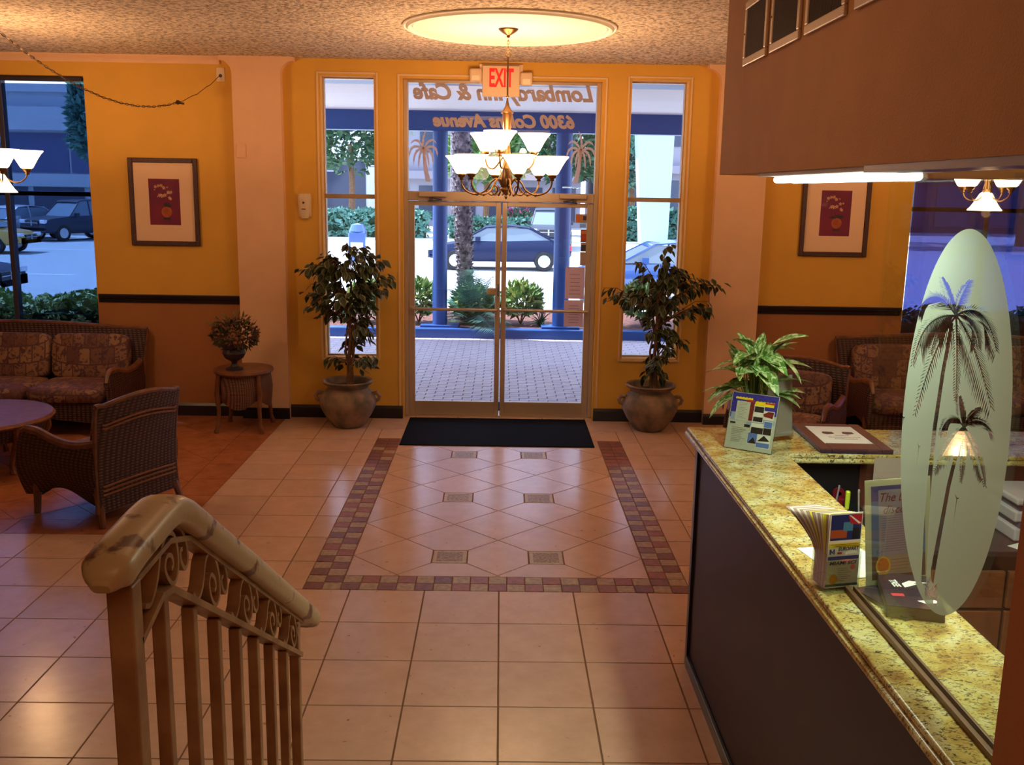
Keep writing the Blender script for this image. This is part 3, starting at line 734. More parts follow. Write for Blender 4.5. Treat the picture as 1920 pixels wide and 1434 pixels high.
FR1 = [((-3.367, 2.153), (-3.327, 2.205), (-3.277, 2.234), 0.5), ((-3.367, 2.153), (-3.38, 2.201), (-3.414, 2.24), 0.5), ((-3.367, 2.153), (-3.239, 2.22), (-3.161, 2.146), 1.0), ((-3.367, 2.153), (-3.498, 2.214), (-3.57, 2.105), 1.0), ((-3.367, 2.153), (-3.179, 2.139), (-3.156, 2.0), 1.0), ((-3.367, 2.153), (-3.269, 2.077), (-3.198, 1.877), 1.0), ((-3.367, 2.153), (-3.4, 2.059), (-3.408, 1.96), 0.7), ((-3.367, 2.153), (-3.467, 2.119), (-3.573, 1.981), 1.1), ((-3.367, 2.153), (-3.277, 2.144), (-3.254, 2.047), 0.9), ((-3.367, 2.153), (-3.463, 2.174), (-3.492, 2.099), 0.9)]
FR2 = [((-3.464, 1.906), (-3.44, 1.939), (-3.426, 1.968), 0.5), ((-3.464, 1.906), (-3.487, 1.943), (-3.528, 1.965), 0.5), ((-3.464, 1.906), (-3.379, 1.931), (-3.349, 1.858), 0.8), ((-3.464, 1.906), (-3.53, 1.953), (-3.585, 1.926), 0.8), ((-3.464, 1.906), (-3.412, 1.87), (-3.341, 1.765), 0.7), ((-3.464, 1.906), (-3.48, 1.846), (-3.477, 1.779), 0.6), ((-3.464, 1.906), (-3.548, 1.877), (-3.586, 1.804), 0.8)]
for (a_, b_, c_, w_) in FR1: holes += frond(a_, b_, c_, w_)
for (a_, b_, c_, w_) in FR2: holes += frond(a_, b_, c_, w_*.8)
def trunk(P, w0, w1):
    n = len(P)
    return [(p[0]-(w0+(w1-w0)*i/n)/KU, p[1]) for i, p in enumerate(P)] + [(p[0]+(w0+(w1-w0)*i/n)/KU, p[1]) for i, p in reversed(list(enumerate(P)))]
holes.append(trunk([(-3.349, 2.134), (-3.329, 2.007), (-3.316, 1.87), (-3.317, 1.733), (-3.327, 1.596), (-3.344, 1.467)], 2.6, 5.0)); holes.append(trunk([(-3.465, 1.9), (-3.445, 1.85), (-3.42, 1.751), (-3.403, 1.637), (-3.39, 1.549), (-3.383, 1.49)], 2.2, 4.2))
for i in range(16):
    x = -3.385+random.uniform(-.035, .03); y = 1.452+random.uniform(-.012, .014); holes.append([(x-.004, y), (x+.004, y), (x+random.uniform(-.05, .05), y+random.uniform(.03, .065))])
for (bx, by, hh) in ((-3.238, 1.80, .06), (-3.467, 1.735, .07), (-3.128, 1.85, .03)):
    holes.append([(bx-.0015, by), (bx+.0015, by), (bx+.004, by-hh)]); holes.append([(bx, by), (bx+.012, by+.006), (bx+.003, by-.003)]); holes.append([(bx, by), (bx-.012, by+.004), (bx-.003, by-.003)])
ov = [(OU+RU*math.cos(2*PI*i/96), OV+RV*math.sin(2*PI*i/96)) for i in range(96)]
V2 = []; F2 = []
def addp(p):
    o = len(V2); V2.extend(Vector(q) for q in p); F2.append(list(range(o, o+len(p))))
addp(ov)
for h in holes:
    A = sum(h[i-1][0]*h[i][1]-h[i][0]*h[i-1][1] for i in range(len(h)))
    if abs(A) < 1e-7: continue
    addp(h if A > 0 else h[::-1])
cdt = geometry.delaunay_2d_cdt(V2, [], F2, 0, 1e-6)
# mirror of u: the plane is seen from -X, so +u (=Y) runs to the left of the picture
fv = [(-.0055, p.x, p.y-CT) for p in cdt[0]]
BK = {}
for h in holes:
    b0_, b1_ = min(p[1] for p in h), max(p[1] for p in h); a0_, a1_ = min(p[0] for p in h), max(p[0] for p in h)
    for k in range(int(b0_/.01), int(b1_/.01)+1): BK.setdefault(k, []).append((a0_, a1_, b0_, b1_, h))
def inside(x, y, P):
    c = False
    for i in range(len(P)):
        (x1, y1), (x2, y2) = P[i-1], P[i]
        if (y1 > y) != (y2 > y) and x < (x2-x1)*(y-y1)/(y2-y1)+x1: c = not c
    return c
ff = []
for f in cdt[2]:
    q = [cdt[0][i] for i in f]; x = sum(p.x for p in q)/len(q); y = sum(p.y for p in q)/len(q)
    if ((x-OU)/RU)**2+((y-OV)/RV)**2 > 1: continue
    if any(a <= x <= b and c <= y <= d and inside(x, y, h) for (a, b, c, d, h) in BK.get(int(y/.01), ())): continue
    ff.append(tuple(f))
def frost_mat():
    m = bpy.data.materials.new('frosted_etching'); m.use_nodes = True; n = m.node_tree.nodes; l = m.node_tree.links
    for k in list(n): n.remove(k)
    out = n.new('ShaderNodeOutputMaterial'); df = n.new('ShaderNodeBsdfDiffuse'); df.inputs[0].default_value = (.45, .50, .45, 1)
    tl = n.new('ShaderNodeBsdfTranslucent'); tl.inputs[0].default_value = (.60, .68, .62, 1)
    tr = n.new('ShaderNodeBsdfTransparent'); tr.inputs[0].default_value = (.9, 1, .95, 1)
    a = n.new('ShaderNodeMixShader'); a.inputs[0].default_value = .5; b = n.new('ShaderNodeMixShader'); b.inputs[0].default_value = .88
    l.new(df.outputs[0], a.inputs[1]); l.new(tl.outputs[0], a.inputs[2]); l.new(tr.outputs[0], b.inputs[1]); l.new(a.outputs[0], b.inputs[2]); l.new(b.outputs[0], out.inputs[0])
    return m
obj('etched_oval', MB().add(fv, ff), frost_mat(), scr)

# ================================================================== WICKER FURNITURE
def surf(mb, f, nu, nv, thick=None, mi=0):
    """two-sided shell: f(u,v)->Vector ; thick = function(u,v)->offset Vector"""
    A = [[Vector(f(i/nu, j/nv)) for i in range(nu+1)] for j in range(nv+1)]
    B = [[A[j][i] + Vector(thick(i/nu, j/nv)) for i in range(nu+1)] for j in range(nv+1)]
    n = (nu+1); vs = [p for r in A for p in r] + [p for r in B for p in r]; o = n*(nv+1); fs = []
    for j in range(nv):
        for i in range(nu):
            a = j*n+i; fs.append((a, a+1, a+n+1, a+n)); fs.append((o+a, o+a+n, o+a+n+1, o+a+1))
    for i in range(nu): fs.append((i, o+i, o+i+1, i+1)); b = nv*n+i; fs.append((b, b+1, o+b+1, o+b))
    for j in range(nv): a = j*n; fs.append((a, a+n, o+a+n, o+a)); a = j*n+nu; fs.append((a, o+a, o+a+n, a+n))
    return mb.add(vs, fs, mi)
def cushion(mb, x0, x1, y0, y1, z0, z1, r=.04, puff=.02, n=10):
    cx, cy, cz = (x0+x1)/2, (y0+y1)/2, (z0+z1)/2; hx, hy, hz = (x1-x0)/2, (y1-y0)/2, (z1-z0)/2
    vs = []; fs = []
    for j in range(n+1):
        la = -PI/2+PI*j/n
        for i in range(4*n):
            lo = 2*PI*i/(4*n); e = .32
            sp = lambda v: abs(v)**e*(1 if v >= 0 else -1)
            X = sp(math.cos(la))*sp(math.cos(lo)); Y = sp(math.cos(la))*sp(math.sin(lo)); Z = sp(math.sin(la))
            b = 1 + 0
            vs.append((cx+hx*X, cy+hy*Y+ (puff*(1-X*X)*Y if hy < hz else 0), cz+hz*Z + (puff*(1-X*X)*(1-Y*Y)*Z if hy >= hz else 0)))
    m = 4*n
    for j in range(n):
        for i in range(m):
            k = (i+1) % m; fs.append((j*m+i, j*m+k, (j+1)*m+k, (j+1)*m+i))
    return mb.add(vs, fs)
def wicker_seat(name, label, cat, W, D, H, loc, rz, ncush, arch=.06, seat=.44, group=None):
    t = thing(name, label, cat, loc, rz, group); hw = W/2; yb = -D/2
    def back(u, v):
        s = 2*u-1; top = H - arch + arch*math.cos(s*PI/2)**1.0*1.0 + (.015 if abs(s) > .92 else 0); z = .10+(top-.10)*v
        y = yb - .02 - .10*v**2 + .05*(1-v)**2*0 + .09*s*s*v*(0.6 if W < 1.2 else .3)
        flare = 1 + .05*v**2 + .03*(1-v)**3
        return (s*hw*flare*.97, y, z)
    obj('back_panel', surf(MB(), back, 28, 18, lambda u, v: (0, .05, 0)), M_wick, t, smooth=True)
    m = MB()
    m.tube([Vector(back(u/28, 1))+Vector((0, .025, .005)) for u in range(29)], .024, 8)
    for u in (0, 1): m.tube([Vector(back(u, v/14))+Vector((0, .02, 0)) for v in range(15)], .019, 8)
    obj('back_frame', m, M_rattan, t, smooth=True)
    for v, dv in ((.80, 0), (.835, 0), (.25, 0), (.21, 0), (.17, 0)):
        m = MB().tube([Vector(back(u/28, v))+Vector((0, -.006, 0)) for u in range(1, 28)], .0085, 6)
        obj('back_binding', m, mat('light_rattan_binding', (.26, .105, .05), .4, var=.3, vscale=20), t, smooth=True)
    for s in (-1, 1):
        def arm(u, v, s=s):       # u back->front, v bottom->top
            y = yb + .0 + (D+.08)*u; top = .60 - .045*math.sin(PI*min(1, u*1.35)) + .035*math.sin(PI*u*.5)**3
            if u > .9: top -= .10*((u-.9)/.1)**2
            lowb = .13 + .10*math.sin(PI*u)**2
            z = lowb + (top-lowb)*v
            x = s*(hw*.97 - .03 + .05*math.sin(PI*v*.9) + .03*v)
            return (x, y, z)
        a = obj('arm', surf(MB(), arm, 18, 10, lambda u, v, s=s: (-s*.05, 0, 0)), M_wick, t, smooth=True)
        obj('arm_rail', MB().tube([Vector(arm(u/18, 1))+Vector((-s*.025, 0, .012)) for u in range(19)], [.034]*16+[.03, .024, .016], 8), M_rattan, a, smooth=True)
    sk = MB()
    def front(u, v):
        s = 2*u-1; lowb = .13 + .09*math.cos(s*PI/2)**2; return (s*(hw-.05), D/2-.02, lowb+(seat-.12-lowb)*v)
    surf(sk, front, 16, 6, lambda u, v: (0, -.03, 0)); obj('front_skirt', sk, M_wick, t, smooth=True)
    obj('seat_deck', MB().box(-hw+.06, hw-.06, yb+.02, D/2-.03, seat-.16, seat-.12), M_wick, t)
    for sx in (-1, 1):
        obj('leg', MB().tube([(sx*(hw-.045), D/2-.05, .30), (sx*(hw-.04), D/2-.04, .12), (sx*(hw-.035), D/2-.035, 0)], [.032, .027, .024], 8), M_rattan, t, smooth=True)
        obj('leg', MB().tube([(sx*(hw-.03), yb+.04, .30), (sx*(hw-.02), yb+.0, .12), (sx*(hw-.0), yb-.03, 0)], [.032, .027, .024], 8), M_rattan, t, smooth=True)
    cw = (W-.20)/ncush
    for i in range(ncush):
        x0 = -W/2+.10+i*cw
        obj('seat_cushion', cushion(MB(), x0+.004, x0+cw-.004, yb+.10, D/2+.01, seat-.12, seat+.03, puff=.02), TROP, t, smooth=True, auto=False)
        mb = cushion(MB(), x0+.01, x0+cw-.01, -.075, .075, 0, H-seat-.075, puff=.035)
        mb.xf(Matrix.Translation((0, yb+.145, seat+.0)) @ Matrix.Rotation(math.radians(11), 4, 'X'))
        obj('back_cushion', mb, TROP, t, smooth=True, auto=False)
    return t
ac = wicker_seat('wicker_armchair', 'brown wicker armchair seen from behind on the terracotta tiles by the round glass table', 'armchair', .78, .70, .925, (-3.02, 1.55, 0), math.radians(65), 1)
wicker_seat('wicker_sofa', 'wicker sofa with palm patterned cushions under the left window', 'sofa', 2.62, .82, .99, (-5.03, 4.02, 0), PI, 3, arch=.07)
wicker_seat('wicker_sofa', 'wicker sofa with patterned cushions in the right lounge, seen through the glass screen', 'sofa', 2.5, .82, 1.0, (4.80, 4.02, 0), PI, 3, arch=.07)
wicker_seat('wicker_armchair', 'dark wicker armchair in the right lounge behind the leafy counter plant', 'armchair', .86, .72, .92, (2.60, 2.95, 0), math.radians(150), 1)

# round coffee table
t = thing('coffee_table', 'round rattan coffee table with glass top beside the wicker armchair', 'table', (-4.53, 2.58, 0))
R_ = .63
obj('rim', MB().lathe([(R_-.07, .425), (R_-.01, .415), (R_+.01, .435), (R_-.01, .458), (R_-.07, .455)], 48), M_rattan, t, smooth=True)
obj('glass_top', MB().lathe([(0, .445), (R_-.065, .445), (R_-.065, .453), (0, .453)][::1], 48), mat('dark_glass_top', (.10, .07, .06), .06, coat=1, spec=1.0), t)
obj('apron', MB().lathe([(R_-.10, .29), (R_-.085, .29), (R_-.045, .425), (R_-.065, .425)], 40), M_wick, t)
for k in range(6):
    a = PI/6+k*PI/3; c, s = math.cos(a), math.sin(a); r0 = R_-.07
    obj('leg', MB().tube([(c*r0, s*r0, .42), (c*(r0+.01), s*(r0+.01), .3), (c*(r0-.06), s*(r0-.06), .16), (c*(r0-.09), s*(r0-.09), .07), (c*(r0-.07), s*(r0-.07), 0)], [.034, .032, .022, .02, .026], 8), M_rattan, t, smooth=True)
# side table
t = thing('wicker_side_table', 'small wicker side table with glass top next to the left pilaster', 'table', (-2.60, 4.08, 0))
obj('top_rim', MB().lathe([(.235, .585), (.275, .575), (.295, .595), (.29, .618), (.245, .622)], 40, sx=1.0, sy=1.08), M_rattan, t, smooth=True)
obj('glass_top', MB().lathe([(0, .60), (.245, .60), (.245, .612), (0, .612)], 36, sy=1.08), MATS['dark_glass_top'], t)
def drum(u, v):
    a = 2*PI*u; lowb = .24+.09*abs(math.sin(2*a+PI/2))**1.2*-1+.09; r = .262-.01*v+.02*math.sin(PI*v)
    return (r*math.cos(a), 1.05*r*math.sin(a), lowb+(.585-lowb)*v)
obj('skirt', surf(MB(), drum, 48, 8, lambda u, v: (-.02*math.cos(2*PI*u), -.02*math.sin(2*PI*u), 0)), weave_mat('vertical_wicker', (.26, .11, .06), (.05, .02, .018), 140), t, smooth=True)
for (sx, sy) in ((-1, -1), (1, -1), (-1, 1), (1, 1)):
    x, y = sx*.195, sy*.215
    obj('leg', MB().tube([(x, y, .58), (x*1.08, y*1.08, .40), (x*1.03, y*1.03, .22), (x*1.08, y*1.08, .08), (x*1.16, y*1.16, .012), (x*1.16, y*1.16, 0)], [.022, .026, .02, .018, .027, .022], 8), M_rattan, t, smooth=True)
# dried flower urn
t = thing('flower_urn', 'dark footed urn of dried flowers on the wicker side table', 'vase', (-2.66, 3.97, .622))
obj('urn', MB().lathe([(.085, 0), (.085, .02), (.04, .035), (.026, .06), (.032, .085), (.09, .12), (.115, .17), (.10, .21), (.118, .235), (.112, .238), (.09, .215), (.05, .19), (0, .19)], 28), mat('dark_bronze_urn', (.045, .035, .05), .45, .3), t, smooth=True)
def clump(name, par, n, cen, rad, m, size, seed, kind='stuff', flat=1.0, shape='leaf', lower=-.3):
    rnd = random.Random(seed); mb = MB()
    for _ in range(n):
        while True:
            v = Vector((rnd.uniform(-1, 1), rnd.uniform(-1, 1), rnd.uniform(lower, 1)))
            if v.length <= 1: break
        v = v.normalized()*(v.length**.45)
        p = Vector(cen)+Vector((v.x*rad[0], v.y*rad[1], v.z*rad[2])); s = size*rnd.uniform(.6, 1.3)
        d = (v+Vector((rnd.uniform(-.7, .7), rnd.uniform(-.7, .7), rnd.uniform(-.5, .8)))).normalized(); w = d.cross(Vector((rnd.uniform(-1, 1), rnd.uniform(-1, 1), rnd.uniform(-1, 1)))).normalized()
        k = d.cross(w)
        if shape == 'leaf':
            mb.add([p-d*s, p+w*s*.38+k*s*.1, p+d*s, p-w*s*.38+k*s*.1], [(0, 1, 2, 3)])
        else:
            mb.add([p-d*s*.5, p+w*s*.5, p+k*s*.5, p-w*s*.5, p-k*s*.5, p+d*s*.5], [(0, 1, 2), (0, 2, 3), (0, 3, 4), (0, 4, 1), (5, 2, 1), (5, 3, 2), (5, 4, 3), (5, 1, 4)])
    o = obj(name, mb, m, par)
    if kind: o['kind'] = kind
    return o
clump('foliage', t, 420, (.02, 0, .34), (.24, .22, .17), mat('dusky_green_leaf', (.05, .065, .03), .6, var=.4, vscale=12), .032, 3, lower=-.7)
clump('mauve_flowers', t, 150, (.02, 0, .36), (.235, .21, .15), mat('mauve_dried_petal', (.16, .045, .075), .7, var=.4, vscale=12), .030, 4, shape='bud', lower=-.8)
clump('rust_flowers', t, 60, (.02, 0, .37), (.24, .22, .16), mat('rust_dried_petal', (.26, .09, .04), .7), .026, 5, shape='bud', lower=-.6)
clump('grass_heads', t, 40, (.0, 0, .42), (.22, .2, .16), mat('olive_seed_head', (.17, .12, .05), .7), .045, 6, lower=.1)
sm = MB()
for i in range(8): a = i*.8; sm.tube([(0, 0, .19), (.08*math.cos(a), .08*math.sin(a), .3), (.16*math.cos(a), .15*math.sin(a), .40)], .003, 5)
obj('stems', sm, M_bark, t)

# ================================================================== FICUS TREES
def leaf_mesh(name, L, Wd, m1, m2):
    mb = MB(); n = 5; ws = [0, .62, 1.0, .85, .5, 0]; inn = .78
    top = []
    for i in range(n+1):
        y = L*i/n; zc = -.10*L*(i/n)**2; w = Wd*.5*ws[i]
        top.append((y, zc, w))
    for i in range(n):
        (y0, z0, w0), (y1, z1, w1) = top[i], top[i+1]
        for s in (-1, 1):
            a = [(0, y0, z0), (s*w0*inn, y0, z0+w0*.18), (s*w0, y0, z0+w0*.28)]; b = [(0, y1, z1), (s*w1*inn, y1, z1+w1*.18), (s*w1, y1, z1+w1*.28)]
            q = [(a[0], b[0], b[1], a[1]), (a[1], b[1], b[2], a[2])]
            for k, f in enumerate(q):
                pts = []
                for p in f:
                    if p not in pts: pts.append(p)
                if len(pts) > 2: mb.add(pts if s < 0 else pts[::-1], [tuple(range(len(pts)))], k)
    return mb.mesh(name, [m1, m2])
LEAFM = leaf_mesh('leaf', .104, .060, M_leafd, M_leafe)
def ficus(loc, seed, label, lobes, H, dense):
    rnd = random.Random(seed)
    t = thing('potted_ficus', label, 'plant', loc)
    prof = [(.135, 0), (.17, .03), (.235, .12), (.285, .22), (.295, .28), (.27, .34), (.225, .385), (.205, .41), (.215, .435), (.25, .455), (.262, .475), (.25, .487), (.225, .48), (.20, .44), (.19, .41), (0, .41)]
    pot = obj('clay_pot', MB().lathe(prof, 40), M_pot, t, smooth=True)
    for s in (-1, 1):
        h = [(s*.245, -.02+.0, .345), (s*.30, -.02, .36), (s*.33, -.02, .325), (s*.315, -.02, .285), (s*.285, -.02, .27)]
        obj('pot_handle', MB().tube(h, [.022, .022, .02, .018, .016], 8), M_pot, pot, smooth=True)
    obj('soil', MB().lathe([(0, .405), (.195, .405), (.195, .42), (0, .425)], 24), M_soil, pot)
    tr = MB(); br = MB()
    pts0 = [(.03, 0, .41), (.035, .01, .55), (.02, 0, .75), (.035, -.01, 1.0), (.03, 0, 1.25), (.05, .0, 1.45), (.03, 0, H*.85)]
    tr.tube(pts0, [.022, .019, .017, .015, .013, .011, .006], 8)
    tr.tube([(.06, 0, .41), (.045, -.02, .6), (.065, .015, .8), (.03, .02, 1.0), (-.01, 0, 1.2), (-.05, 0, 1.4), (-.06, 0, 1.62)], [.017, .015, .013, .012, .010, .008, .004], 8)
    tr.tube([(.0, .0, .41), (.0, .03, .62), (-.02, .02, .82), (.01, -.02, 1.05), (.08, 0, 1.3), (.13, 0, 1.5)], [.014, .012, .011, .010, .008, .004], 7)
    obj('trunk', tr, M_bark, t, smooth=True)
    leaves = []
    for (cx, cz, rx, rz, w) in lobes:
        for k in range(max(1, int(w*dense/9))):
            # a twig through the lobe with leaves hanging either side
            th = rnd.uniform(0, 2*PI); rr = rnd.uniform(.25, 1)**.6
            tip = Vector((cx+rx*rr*math.cos(th), rnd.uniform(-.20, .17), cz+rz*rr*math.sin(th)))
            zt = max(.62, min(1.55, cz-.15-abs(cx)*.3)); st = Vector((.03 if cz > 1 else .04, 0, zt))
            midp = (st+tip)/2+Vector((0, 0, .08)); P = [st, st.lerp(midp, .6), midp.lerp(tip, .5)+Vector((0, 0, .03)), tip]
            br.tube(P, [.006, .005, .0035, .002], 5)
            n = 9
            for i in range(n):
                f = .42+.58*i/(n-1); q = f*3; i0 = min(2, int(q)); p = P[i0].lerp(P[i0+1], q-i0)
                ang = math.atan2(tip.y-st.y, tip.x-st.x)+rnd.uniform(-1.3, 1.3)
                leaves.append((p+Vector((rnd.uniform(-.035, .035), rnd.uniform(-.04, .04), rnd.uniform(-.03, .03))), ang-PI/2, rnd.uniform(-1.25, -.1), rnd.uniform(-.7, .7), rnd.uniform(.75, 1.25)))
    obj('branches', br, M_bark, t)
    rnd.shuffle(leaves); leaves.sort(key=lambda L: L[0].y)
    rest = MB()
    for i, (p, az, dr, ro, sc) in enumerate(leaves):
        if p.y + loc[1] > 4.54: p.y = 4.54-loc[1]-.02
        M = Matrix.Translation(p) @ Matrix.Rotation(az, 4, 'Z') @ Matrix.Rotation(dr, 4, 'X') @ Matrix.Rotation(ro, 4, 'Y') @ Matrix.Scale(sc, 4)
        tipY = (M @ Vector((0, .09, 0))).y
        if tipY + loc[1] > 4.57: M = Matrix.Translation((0, 4.57-loc[1]-tipY, 0)) @ M
        if i < 295: o = bpy.data.objects.new('leaf', LEAFM); COL.objects.link(o); o.parent = t; o.matrix_local = M
        else:
            o0 = len(rest.v); rest.add([v.co for v in LEAFM.vertices], [tuple(pp.vertices) for pp in LEAFM.polygons])
            for k, pp in enumerate(LEAFM.polygons): rest.m[len(rest.m)-len(LEAFM.polygons)+k] = pp.material_index
            rest.xf(M, o0)
    if rest.v: obj('further_leaves', rest, [M_leafd, M_leafe], t, kind='stuff')
    return t
ficus((-1.572, 4.215, 0), 11, 'potted artificial ficus with rounded crown left of the entrance doors', [(.05, 1.70, .36, .20, 15), (-.02, 1.45, .34, .18, 11), (.30, 1.50, .17, .22, 8), (-.34, 1.55, .16, .14, 4), (-.24, 1.27, .22, .14, 7), (.17, 1.16, .17, .2, 8), (.08, .92, .15, .13, 5), (.16, .68, .16, .08, 3), (-.10, .68, .14, .08, 2)], 1.85, 13)
ficus((1.553, 4.235, 0), 23, 'potted artificial ficus with sparse spreading crown right of the entrance doors', [(.02, 1.62, .26, .20, 11), (.22, 1.55, .22, .16, 8), (-.35, 1.45, .22, .12, 4), (.50, 1.55, .20, .07, 4), (.36, 1.32, .24, .12, 7), (-.05, 1.35, .26, .14, 8), (.06, 1.10, .16, .16, 6), (.04, .80, .14, .14, 4), (.16, .95, .13, .10, 3), (0, .60, .13, .07, 3), (.0, 1.92, .12, .10, 1)], 1.85, 13)

# ================================================================== CHANDELIERS
M_shade = mat('lit_alabaster_shade', (.9, .85, .75), .4, emit=(1.0, .72, .40), estr=5.0)
def shade_mesh():
    out = [(.030, 0), (.048, .012), (.066, .045), (.088, .085), (.112, .122), (.131, .142), (.133, .150)]
    inn = [(.127, .148), (.108, .128), (.084, .092), (.062, .052), (.040, .02), (0, .014)]
    return MB().lathe(out+inn, 28).mesh('shade', M_shade, True)
SHADE = shade_mesh()
CUP = MB().lathe([(.012, -.045), (.020, -.040), (.014, -.028), (.030, -.018), (.036, -.004), (.036, .006), (.02, .01)], 16).mesh('cup', M_brass, True)
def shade_at(t, arm, p, flip=False, pw=10):
    q = 'lamp_shade'
    o = obj(q, SHADE, None, arm, loc=p); c = obj('shade_cup', CUP, None, arm, loc=p)
    if flip: o.rotation_euler = (PI, 0, 0); c.rotation_euler = (PI, 0, 0)
    l = lamp('POINT', (0, 0, 0), pw, WARM, .045, name='bulb_light'); l.parent = t; l.location = (p[0], p[1], p[2]+(-.19 if flip else .165))
def arc(pts, n=20):
    """Catmull-Rom through pts"""
    P = [Vector(p) for p in pts]; P = [P[0]*2-P[1]]+P+[P[-1]*2-P[-2]]; out = []
    for i in range(1, len(P)-2):
        k = max(2, n//(len(P)-3))
        for j in range(k):
            t = j/k; a, b, c, d = P[i-1], P[i], P[i+1], P[i+2]
            out.append(.5*((2*b)+(c-a)*t+(2*a-5*b+4*c-d)*t*t+(3*b-a-3*c+d)*t**3))
    out.append(P[-2]); return out
t = thing('chandelier', 'large two tier brass chandelier with nine glowing shades in front of the doors', 'chandelier', (.018, 2.508, CZ))
z = lambda a: a-CZ
obj('canopy', MB().lathe([(0, -.075), (.012, -.072), (.016, -.055), (.045, -.04), (.075, -.018), (.082, -.006), (.082, 0)], 28), M_brass, t, smooth=True)
ch = MB()
for i in range(4):
    c = Vector((0, 0, -.085-i*.024)); ax = Vector((1, 0, 0)) if i % 2 else Vector((0, 1, 0))
    ch.tube([c+ax*.008*math.cos(a*PI/6)+Vector((0, 0, .016*math.sin(a*PI/6))) for a in range(13)], .0025, 5, cap=False)
obj('chain', ch, M_gold, t)
obj('loop', MB().tube([(.018*math.cos(a*PI/8), 0, -.195+.018*math.sin(a*PI/8)) for a in range(17)], .004, 6, cap=False), M_gold, t, smooth=True)
obj('rod', MB().lathe([(.007, z(3.15)), (.007, -.212)], 10).sphere((0, 0, z(3.165)), .012).sphere((0, 0, z(3.135)), .009), M_brass, t, smooth=True)
obj('crown_cap', MB().lathe([(.050, z(3.035)), (.052, z(3.045)), (.034, z(3.06)), (.018, z(3.09)), (.009, z(3.13)), (.006, z(3.15))], 24), M_brass, t, smooth=True)
obj('column', MB().lathe([(.030, z(2.45)), (.022, z(2.52)), (.030, z(2.60)), (.022, z(2.66)), (.036, z(2.70)), (.030, z(2.74)), (.026, z(2.78)), (.030, z(2.9)), (.038, z(3.0)), (.040, z(3.033))], 10), M_brass, t, smooth=False)
obj('bottom_finial', MB().lathe([(.004, z(2.352)), (.014, z(2.372)), (.010, z(2.385)), (.030, z(2.405)), (.052, z(2.43)), (.050, z(2.44)), (.028, z(2.452))], 20), M_brass, t, smooth=True)
lf = MB()
for k in range(6):
    a = k*PI/3+.2; c, s = math.cos(a), math.sin(a)
    lf.tube([(.022*c, .022*s, z(2.44)), (.045*c, .045*s, z(2.49)), (.040*c, .040*s, z(2.55)), (.052*c, .052*s, z(2.60))], [.010, .012, .008, .001], 6)
obj('leaf_cluster', lf, M_brass, t, smooth=True)
for k in range(6):
    a = math.radians(-16+60*k); c, s = math.cos(a), math.sin(a)
    P = arc([(.03, 2.45), (.06, 2.52), (.105, 2.50), (.10, 2.425), (.06, 2.40)][:0] + [(.035, 2.46), (.075, 2.515), (.125, 2.49), (.17, 2.425), (.25, 2.385), (.335, 2.41), (.378, 2.46), (.385, 2.505)] if False else [(r, 0, zz) for r, zz in [(.035, 2.46), (.075, 2.515), (.125, 2.49), (.17, 2.425), (.25, 2.388), (.335, 2.41), (.378, 2.46), (.385, 2.505)]], 36)
    m = MB().tube([(p.x*c, p.x*s, z(p.z)) for p in P], .0075, 8)
    sc = arc([(r, 0, zz) for r, zz in [(.17, 2.425), (.13, 2.385), (.085, 2.40), (.075, 2.44), (.10, 2.465)]], 20)
    m.tube([(p.x*c, p.x*s, z(p.z)) for p in sc], .0055, 6)
    m.sphere((.25*c, .25*s, z(2.388)), .013, 8, 5)
    am = obj('arm', m, M_brass, t, smooth=True)
    shade_at(t, am, (.385*c, .385*s, z(2.548)), pw=13)
for k in range(3):
    a = math.radians(17+120*k); c, s = math.cos(a), math.sin(a)
    P = arc([(r, 0, zz) for r, zz in [(.03, 2.70), (.07, 2.66), (.14, 2.60), (.205, 2.61), (.235, 2.66), (.235, 2.70)]], 24)
    am = obj('arm', MB().tube([(p.x*c, p.x*s, z(p.z)) for p in P], .007, 8), M_brass, t, smooth=True)
    shade_at(t, am, (.235*c, .235*s, z(2.735)), pw=13)
def small_chandelier(x, y, label, rot, dz=0, pw=16, swag=None):
    t = thing('chandelier', label, 'chandelier', (x, y, CZ))
    obj('hook', MB().tube([(0, 0, 0), (0, 0, -.03), (.012, 0, -.045), (.02, 0, -.03)], .005, 6), M_brass, t)
    ch = MB(); n = int((CZ-(2.98+dz))/.032)
    for i in range(n):
        c = Vector((0, 0, -.03-i*.032)); ax = Vector((1, 0, 0)) if i % 2 else Vector((0, 1, 0))
        ch.tube([c+ax*.009*math.cos(a*PI/4)+Vector((0, 0, .021*math.sin(a*PI/4))) for a in range(9)], .0025, 4, cap=False)
    obj('chain', ch, M_brass, t)
    Z = lambda a: a-CZ+dz
    obj('column', MB().lathe([(.008, Z(2.47)), (.028, Z(2.50)), (.018, Z(2.55)), (.034, Z(2.62)), (.016, Z(2.72)), (.022, Z(2.82)), (.010, Z(2.93)), (.006, Z(2.98))], 16), M_brass, t, smooth=True)
    for k in range(4):
        a = math.radians(rot+90*k); c, s = math.cos(a), math.sin(a)
        P = arc([(r, 0, zz) for r, zz in [(.02, 2.50), (.06, 2.435), (.13, 2.405), (.19, 2.43), (.215, 2.475)]], 24)
        am = obj('arm', MB().tube([(p.x*c, p.x*s, Z(p.z)) for p in P], .006, 8), M_brass, t, smooth=True)
        shade_at(t, am, (.215*c, .215*s, Z(2.515)), pw=pw)
    am = obj('down_arm', MB().tube([(0, 0, Z(2.50)), (0, 0, Z(2.46))], .012, 8), M_brass, t)
    o = obj('lamp_shade', SHADE, None, am, loc=(0, 0, Z(2.475))); o.rotation_euler = (PI, 0, 0)
    l = lamp('POINT', (0, 0, 0), pw, WARM, .04, name='bulb_light'); l.parent = t; l.location = (0, 0, Z(2.31))
    return t
